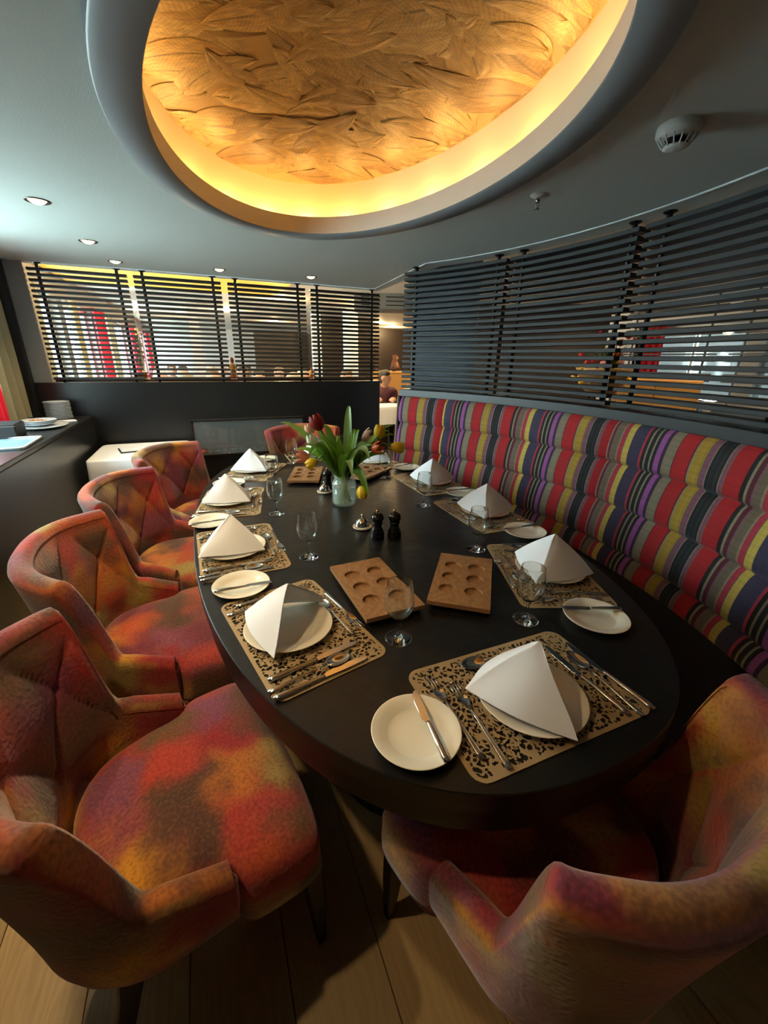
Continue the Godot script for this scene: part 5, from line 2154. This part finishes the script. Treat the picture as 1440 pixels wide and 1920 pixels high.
func build_restaurant() -> void:
	var rng := RandomNumberGenerator.new()
	rng.seed = 21
	var pm := mat("person_skin", Color(1, 1, 1), 0.7)
	pm.vertex_color_use_as_albedo = true
	mat("ledge_brown", Color(0.30, 0.17, 0.12), 0.4)
	mat("honey_wood", Color(0.74, 0.54, 0.28), 0.5)
	mat("terracotta", Color(0.62, 0.33, 0.20), 0.8)
	mat("carved_wood", Color(0.55, 0.40, 0.20), 0.6)
	mat("carved_red", Color(0.42, 0.17, 0.10), 0.6)
	mat("bloom_white", Color(0.88, 0.86, 0.80), 0.7)
	mat("bloom_pink", Color(0.82, 0.52, 0.58), 0.7)
	mat("bloom_yellow", Color(0.85, 0.66, 0.12), 0.7)
	mat("bloom_red", Color(0.62, 0.06, 0.08), 0.7)
	mat("foliage", Color(0.22, 0.30, 0.13), 0.6)
	mat("grey_panel", Color(0.40, 0.45, 0.50), 0.45)
	mat("blue_white", Color(0.72, 0.79, 0.86), 0.6)
	mat("soffit_grey", Color(0.40, 0.42, 0.44), 0.5)
	mat("yellow_panel", Color(0.90, 0.70, 0.28), 0.6)
	# ledge behind the fireplace wall's screens and what stands on it
	struct("trim_3", box_mesh(Vector3(2.78, 0.045, 0.32), 0.004, Vector3(-0.36, 1.2205, -2.58)), M.ledge_brown, "brown wooden ledge behind the slatted screens")
	var LY := 1.2435
	var o := thing("flower_pot", "terracotta pot of white and pink blossom spikes behind the screens", "flowers", Vector3(-1.085, LY, -2.60))
	var b := MB.new()
	b.lathe([Vector2(0, 0), Vector2(0.035, 0), Vector2(0.045, 0.045), Vector2(0.048, 0.05), Vector2(0.042, 0.05), Vector2(0, 0.045)], 20)
	part(o, "pot", b.mesh(), M.terracotta)
	for k in 5:
		b = MB.new()
		var tip := Vector3(rng.randf_range(-0.035, 0.035), rng.randf_range(0.27, 0.39), rng.randf_range(-0.03, 0.03))
		b.tube(curve(Vector3(0, 0.03, 0), Vector3(0, 0.14, 0), tip * 0.6, tip, 6), [0.0025], 5)
		part(o, "stem", b.mesh(), M.foliage)
		b = MB.new()
		for j in 16:
			var u := 0.3 + 0.7 * j / 15.0
			blossom(b, Vector3(tip.x * u, tip.y * u, tip.z * u) + Vector3(rng.randf_range(-0.018, 0.018), 0, rng.randf_range(-0.018, 0.018)), 0.013, rng)
		part(o, "blossom_spike", b.mesh(), M.bloom_white if k % 2 == 0 else M.bloom_pink).set_meta("kind", "stuff")
	figure("carved wooden figure in a yellow robe on the brown ledge", Vector3(-0.325, LY, -2.58), 0.185, M.carved_wood, M.carved_red)
	figure("slim honey-coloured wooden figure on the brown ledge near the passage", Vector3(0.425, LY, -2.58), 0.10, M.honey_wood, M.terracotta)
	# the glowing yellow bay of the outer ceiling
	var gl := mat("bay_light", Color(0.9, 0.7, 0.3), 0.6)
	gl.emission_enabled = true
	gl.emission = Color(1.0, 0.70, 0.22)
	gl.emission_energy_multiplier = 0.55
	single("ceiling_light_panel", box_mesh(Vector3(2.4, 0.02, 1.15), 0.004), M.bay_light, "long yellow lit panel in the restaurant ceiling", "ceiling light", Transform3D(Basis(), Vector3(-0.72, 2.235, -4.2)))
	lamp(Vector3(-0.72, 2.1, -4.2), Color(1.0, 0.75, 0.35), 0.10, 0.3, "panel_lamp")
	# curtains between the restaurant's windows
	for q in [[-5.35, -6.10, "red", "nearest red"], [-6.2, -6.75, "beige", "beige (behind the nearest red)"], [-3.05, -2.80, "beige", "beige (nearest the screens)"], [-8.6, -9.25, "red", "second red"], [-9.35, -10.0, "beige", "beige (behind the second red)"], [-11.4, -12.2, "red", "farthest red"], [-12.3, -13.0, "beige", "farthest beige"], [-4.20, -4.45, "beige", "narrow beige"]]:
		var red: bool = q[2] == "red"
		curtain("%s curtain by the restaurant windows on the water side" % q[3], M.red_cloth if red else M.beige_cloth, -1.84, q[0], q[1], 0.004, 2.0, 4, 0.03, "restaurant curtains")
	curtain("red curtain at the window seen through the curved screen", M.red_cloth, 6.36, -3.55, -3.15, 0.004, 2.05, 4, 0.03, "restaurant curtains", -1.0)
	# pale pillar right behind the first curved screen, dark panelling behind the second
	struct("pillar_1", box_mesh(Vector3(0.54, 2.27, 0.22), 0.006, Vector3(0, 1.135, 0)), M.grey_panel, "grey-blue panelled pillar behind the curved screen", yaw_xf(Vector3(1.36, 0, -1.60), -0.55))
	struct("partition_1", box_mesh(Vector3(2.4, 2.1, 0.10), 0.004, Vector3(0, 1.05, 0)), M.brown_wall, "dark brown panelled partition behind the curved screens", yaw_xf(Vector3(3.15, 0, -3.05), -0.68))
	struct("partition_2", box_mesh(Vector3(3.2, 2.25, 0.12), 0.004, Vector3(5.0, 1.125, -10.3)), M.brown_wall, "dark brown far partition seen through the passage")
	struct("partition_3", box_mesh(Vector3(1.15, 1.9, 0.10), 0.004, Vector3(1.0, 0.95, -7.4)), M.brown_wall, "dark brown partition behind the diners")
	struct("partition_4", box_mesh(Vector3(1.05, 2.2, 0.10), 0.004, Vector3(2.2, 1.1, -6.95)), M.brown_wall, "dark brown panelling at the passage side")
	for q in [[1.98, -6.0, 0.22, "pale blue column among the dark panelling"], [1.52, -6.7, 0.16, "slim pale blue column beside the dark partition"]]:
		struct("column_1", box_mesh(Vector3(q[2], 2.26, q[2]), 0.006, Vector3(q[0], 1.13, q[1])), M.blue_white, q[3])
	struct("column_white", box_mesh(Vector3(0.16, 2.26, 0.16), 0.006, Vector3(-0.62, 1.13, -6.6)), M.white_wall, "white column seen between the slatted screens")
	# ventilation soffit over the passage
	var so := struct("ceiling_soffit", box_mesh(Vector3(1.4, 0.20, 0.5), 0.004, Vector3(0, 0, 0)), M.soffit_grey, "grey ceiling soffit with slotted vents over the passage", yaw_xf(Vector3(2.15, 2.165, -4.10), -0.35))
	for i in 3:
		for j in 3:
			part(so, "vent_slot", box_mesh(Vector3(0.26, 0.012, 0.01), 0.001, Vector3(-0.48 + 0.34 * i, -0.05 + 0.05 * j, 0.25)), M.dark_hole)
	# the diner at the passage table
	var body := body_mesh(seated_bones(Color(0.50, 0.27, 0.18), Color(0.085, 0.022, 0.034), Color(0.02, 0.02, 0.025), 1.2, true), 0.0125, 55.0)
	var hair := hair_mesh(1.2, Color(0.035, 0.025, 0.018), 0.0125)
	var wt := person("person in a maroon top with short dark hair, seated at the passage table", Vector3(2.28, 0.005, -5.10), facing(Vector2(-0.3, 0.95)), body, hair)
	b = MB.new()
	b.tube(curve(Vector3(-0.055, 0.985, 0.035), Vector3(-0.04, 0.90, 0.115), Vector3(0.04, 0.90, 0.115), Vector3(0.055, 0.985, 0.035), 10), [0.003], 5)
	part(wt, "necklace", b.mesh(), M.brass)
	cloth_table("small table under a white cloth beside the person in maroon", Vector3(2.00, 0, -4.42), 0.60, 0.52, 0.0)
	dark_chair("dark chair carrying the person in maroon", Vector3(2.30, 0, -5.17), facing(Vector2(-0.3, 0.95)))
	# honey-wood desk with the carved animal
	o = thing("reception_desk", "honey-coloured wooden desk beyond the passage", "desk", Vector3(3.30, 0, -7.1), -0.4)
	part(o, "front", box_mesh(Vector3(1.4, 1.14, 0.06), 0.004, Vector3(0, 0.57, 0.25)), M.honey_wood)
	part(o, "side", box_mesh(Vector3(0.05, 1.14, 0.5), 0.004, Vector3(-0.68, 0.57, 0)), M.honey_wood)
	part(o, "top", box_mesh(Vector3(1.46, 0.04, 0.6), 0.006, Vector3(0, 1.16, 0)), M.honey_wood)
	animal(Vector3(3.32, 1.1805, -7.0))
	# diners behind the slatted screens
	var kinds := []
	for q in [[Color(0.48, 0.30, 0.22), Color(0.08, 0.08, 0.09), Color(0.10, 0.06, 0.04)], [Color(0.52, 0.33, 0.25), Color(0.45, 0.45, 0.43), Color(0.42, 0.40, 0.37)], [Color(0.46, 0.28, 0.20), Color(0.35, 0.26, 0.19), Color(0.03, 0.025, 0.02)], [Color(0.52, 0.33, 0.25), Color(0.12, 0.20, 0.36), Color(0.25, 0.22, 0.18)]]:
		kinds.append([body_mesh(seated_bones(q[0], q[1], Color(0.03, 0.03, 0.04), 0.0, false), 0.026, 40.0), hair_mesh(0.0, q[2], 0.024)])
	var seats := [[-1.15, -5.25, 0.0, 1], [-0.45, -5.25, 0.0, 0], [-0.78, -3.75, PI, 3], [0.18, -5.0, 0.0, 2], [0.85, -5.05, 0.0, 1], [0.12, -7.0, 0.0, 2], [0.80, -6.95, 0.0, 0], [0.45, -3.6, PI, 3], [1.55, -5.0, 0.2, 0], [-0.95, -7.6, 0.3, 2], [-0.20, -8.0, -0.3, 3], [-1.20, -9.0, 0.0, 0], [-0.40, -9.4, 0.2, 1], [0.35, -8.6, 0.0, 2]]
	var says := ["pale grey top nearest the water side", "black top beside the one in pale grey", "blue top with back turned at the first table", "tan top at the middle table", "pale grey top at the middle table", "tan top at the farther table", "black top at the farther table", "blue top with back turned at the middle table", "black top nearest the passage", "tan top before the white column", "blue top beyond the white column", "black top far down the water side", "pale grey top far down the room", "tan top farthest behind the dark partition"]
	for k in seats.size():
		var s: Array = seats[k]
		person("seated diner behind the screens, " + says[k], Vector3(s[0], 0.005, s[1]), s[2], kinds[s[3]][0], kinds[s[3]][1], "diners behind the slatted screens")
		dark_chair("dark chair of the diner in " + says[k], Vector3(s[0], 0, s[1]) - Vector3(sin(s[2]), 0, cos(s[2])) * 0.06, s[2])
	cloth_table("white-clothed table of the diners on the water side", Vector3(-0.80, 0, -4.50), 0.9, 0.55, 0)
	cloth_table("white-clothed table of the diners in the middle", Vector3(0.50, 0, -4.32), 0.9, 0.5, 0)
	cloth_table("white-clothed table by the dark partition", Vector3(0.45, 0, -6.25), 0.9, 0.55, 0)
	# big flower bowl on its stand behind the curved screens
	o = thing("flower_bowl", "wide bowl of yellow and red flowers on a stand behind the curved screens", "flowers", Vector3(2.83, 0, -1.17))
	b = MB.new()
	b.lathe([Vector2(0, 1.13), Vector2(0.08, 1.13), Vector2(0.16, 1.20), Vector2(0.235, 1.36), Vector2(0.25, 1.385), Vector2(0.235, 1.385), Vector2(0.15, 1.22), Vector2(0, 1.17)], 36)
	mat("bowl_tan", Color(0.52, 0.42, 0.30), 0.4)
	part(o, "bowl", b.mesh(), M.bowl_tan)
	for k in 4:
		b = MB.new()
		var a := TAU * k / 4 + 0.4
		b.tube(PackedVector3Array([Vector3(cos(a) * 0.10, 1.14, sin(a) * 0.10), Vector3(cos(a) * 0.20, 0.0, sin(a) * 0.20)]), [0.010], 6)
		part(o, "stand_leg", b.mesh(), M.post_black)
	for c in [["bloom_yellow", 26], ["bloom_red", 16], ["bloom_pink", 8]]:
		for k in c[1]:
			var a := rng.randf() * TAU
			var r := rng.randf_range(0.05, 0.27)
			var p := Vector3(cos(a) * r, (rng.randf_range(1.30, 1.52) if c[0] != "bloom_red" else rng.randf_range(1.42, 1.74)) - r * 0.3, sin(a) * r)
			b = MB.new()
			blossom(b, Vector3.ZERO, rng.randf_range(0.022, 0.036), rng)
			part(o, "blossom", b.mesh(), M[c[0]], Transform3D(Basis(), p))
	b = MB.new()
	for k in 130:
		var a := rng.randf() * TAU
		var r := rng.randf_range(0.05, 0.30)
		var tip := Vector3(cos(a) * r, rng.randf_range(1.28, 1.72) - r * 0.5, sin(a) * r)
		var st0 := Vector3(cos(a) * 0.05, 1.34, sin(a) * 0.05)
		var pp := curve(st0, st0 + Vector3(0, 0.1, 0), tip + Vector3(0, 0.05, 0), tip, 5)
		var side := Vector3(-sin(a), 0, cos(a)) * 0.012
		for i in 5:
			b.quad(pp[i] - side * (1 - i / 5.0), pp[i] + side * (1 - i / 5.0), pp[i + 1] + side * (1 - (i + 1) / 5.0), pp[i + 1] - side * (1 - (i + 1) / 5.0))
	part(o, "greenery", b.mesh(), M.foliage).set_meta("kind", "stuff")
	# light wood cabinet and dark chairs farther along
	o = thing("light_cabinet", "light wooden two-door cabinet behind the curved screens", "cabinet", Vector3(3.62, 0, -1.18), -1.05)
	part(o, "body", box_mesh(Vector3(0.72, 1.28, 0.36), 0.004, Vector3(0, 0.64, -0.02)), M.honey_wood)
	for s in [-1.0, 1.0]:
		var dr := part(o, "door", box_mesh(Vector3(0.345, 1.20, 0.02), 0.003, Vector3(s * 0.176, 0.64, 0.17)), M.honey_wood)
		part(dr, "handle", box_mesh(Vector3(0.012, 0.12, 0.015), 0.003, Vector3(s * 0.03, 0.75, 0.188)), M.steel)
	var k2 := 0
	for q in [[2.85, 0.0, 1.3], [4.9, -0.9, 2.6], [2.95, 0.9, 1.5], [4.75, 0.4, 4.7], [4.4, -1.9, 1.2]]:
		dark_chair(["dark chair behind the curved screens, closest to them", "dark chair facing away beyond the cabinet", "dark chair behind the near end of the curved screens", "dark chair farther off by the bright window", "dark chair beyond the flower bowl"][k2], Vector3(q[0], 0, q[1]), q[2])
		k2 += 1
	cloth_table("white-clothed table between the dark chairs", Vector3(3.75, 0, 0.2), 0.9, 0.8, 0.3)
	# screens in front of the far windows
	var spans := [[-3.0, -1.7, "first from the red curtain"], [-1.55, -0.25, "middle one of three"], [-0.1, 1.2, "last one, nearest the near wall"]]
	for q in spans:
		var sc := thing("window_screen", "dark slatted screen before the far bright windows, " + q[2], "screen", Vector3(5.3, 0.95, (q[0] + q[1]) / 2), 0.0, "slatted screens before the far windows")
		var sm := box_mesh(Vector3(0.04, 0.018, q[1] - q[0]), 0.002)
		for k in 15:
			part(sc, "slat", sm, M.slat_black, Transform3D(Basis(), Vector3(0, 0.04 + 0.08 * k, 0)))
		for s in [-1.0, 1.0]:
			part(sc, "post", box_mesh(Vector3(0.02, 1.30, 0.02), 0.002, Vector3(0, 0.65, s * (q[1] - q[0]) * 0.4)), M.post_black)
		part(sc, "base_wall", box_mesh(Vector3(0.10, 0.95, q[1] - q[0]), 0.003, Vector3(0, -0.475, 0)), M.dark_wall)
	# downlights of the restaurant
	var rl := [[2.0, -2.6], [1.9, -1.3], [2.0, 0.0], [2.2, 1.4], [3.4, -2.0], [3.4, -0.4], [3.4, 1.2], [4.8, -1.2], [4.8, 0.6], [-1.0, -3.2], [0.3, -3.3], [1.5, -3.2], [0.6, -5.2], [1.9, -5.0], [2.9, -5.4], [3.6, -8.6], [4.4, -9.6], [0.0, -7.5], [-0.9, -9.0], [1.2, -9.5], [4.6, -6.4]]
	var where := ["over the passage mouth", "behind the grey-blue pillar", "behind the middle curved screen", "behind the near curved screen", "by the dark brown partition", "beyond the flower bowl", "over the table between the dark chairs", "before the far bright window", "over the farthest dark chair", "just behind the first slatted screen", "behind the third slatted screen", "at the open end of the black wall", "over the middle diners", "over the person in maroon", "beside the person in maroon", "before the far brown partition", "right at the far brown partition", "over the farther diners", "far down the water side", "far behind the dark partition", "between the desk and the far windows"]
	for k in rl.size():
		downlight(Vector3(rl[k][0], 2.2595, rl[k][1]), "glowing restaurant downlight " + where[k], "restaurant downlights", 1.3 if k < 9 or k == 11 else 3.0, 2.26)


func figure(label: String, at: Vector3, h: float, body: Material, base: Material) -> void:
	var o := thing("carved_figure", label, "figurine", at)
	var b := MB.new()
	b.lathe([Vector2(0, 0), Vector2(0.045, 0), Vector2(0.045, 0.018), Vector2(0.03, 0.026), Vector2(0, 0.026)], 16)
	part(o, "plinth", b.mesh(), base)
	b = MB.new()
	var k := h / 0.185
	b.lathe([Vector2(0, 0.026), Vector2(0.036, 0.027), Vector2(0.032, 0.05 * k), Vector2(0.026, 0.085 * k), Vector2(0.031, 0.11 * k), Vector2(0.022, 0.128 * k), Vector2(0.008, 0.134 * k), Vector2(0, 0.135 * k)], 14)
	part(o, "robe", b.mesh(), body)
	b = MB.new()
	b.lathe([Vector2(0, 0.132 * k), Vector2(0.012 * k, 0.138 * k), Vector2(0.019 * k, 0.155 * k), Vector2(0.016 * k, 0.173 * k), Vector2(0.006 * k, 0.184 * k), Vector2(0, 0.185 * k)], 12)
	part(o, "head", b.mesh(), base)
	b = MB.new()
	b.tube(curve(Vector3(-0.03, 0.115 * k, 0), Vector3(-0.045, 0.08 * k, 0.01), Vector3(-0.02, 0.07 * k, 0.04), Vector3(0, 0.08 * k, 0.036), 6), [0.009 * k, 0.008 * k], 6)
	b.tube(curve(Vector3(0.03, 0.115 * k, 0), Vector3(0.045, 0.08 * k, 0.01), Vector3(0.02, 0.07 * k, 0.04), Vector3(0, 0.08 * k, 0.036), 6), [0.009 * k, 0.008 * k], 6)
	part(o, "arms", b.mesh(), body)


func animal(at: Vector3) -> void:
	var c := Color(0.17, 0.055, 0.03)
	var d := Color(0.06, 0.03, 0.02)
	var l := Color(0.38, 0.22, 0.10)
	var bones := [
		[Vector3(0, 0.07, -0.02), Vector3(0, 0.17, 0), 0.075, 0.060, c],
		[Vector3(0, 0.20, 0.0), Vector3(0, 0.25, 0.01), 0.042, 0.04, c],
		[Vector3(0, 0.285, 0.01), Vector3(0, 0.29, 0.02), 0.052, 0.05, c],
		[Vector3(0, 0.272, 0.055), Vector3(0, 0.266, 0.078), 0.026, 0.02, l],
		[Vector3(-0.05, 0.315, 0.0), Vector3(-0.055, 0.322, 0.0), 0.016, 0.014, c],
		[Vector3(0.05, 0.315, 0.0), Vector3(0.055, 0.322, 0.0), 0.016, 0.014, c],
		[Vector3(-0.06, 0.18, 0.01), Vector3(-0.055, 0.09, 0.075), 0.024, 0.018, c],
		[Vector3(0.06, 0.18, 0.01), Vector3(0.055, 0.09, 0.075), 0.024, 0.018, c],
		[Vector3(-0.065, 0.05, 0.0), Vector3(-0.07, 0.045, 0.085), 0.042, 0.026, d],
		[Vector3(0.065, 0.05, 0.0), Vector3(0.07, 0.045, 0.085), 0.042, 0.026, d],
		[Vector3(0, 0.12, 0.05), Vector3(0, 0.15, 0.045), 0.034, 0.03, l],
	]
	for q in bones:
		q[0].y -= 0.0
	single("carved_animal", body_mesh(bones, 0.010, 60.0), M.person_skin, "carved reddish animal figure sitting on the honey-coloured desk", "figurine", yaw_xf(at + Vector3(0, 0.004, 0), 0.5))
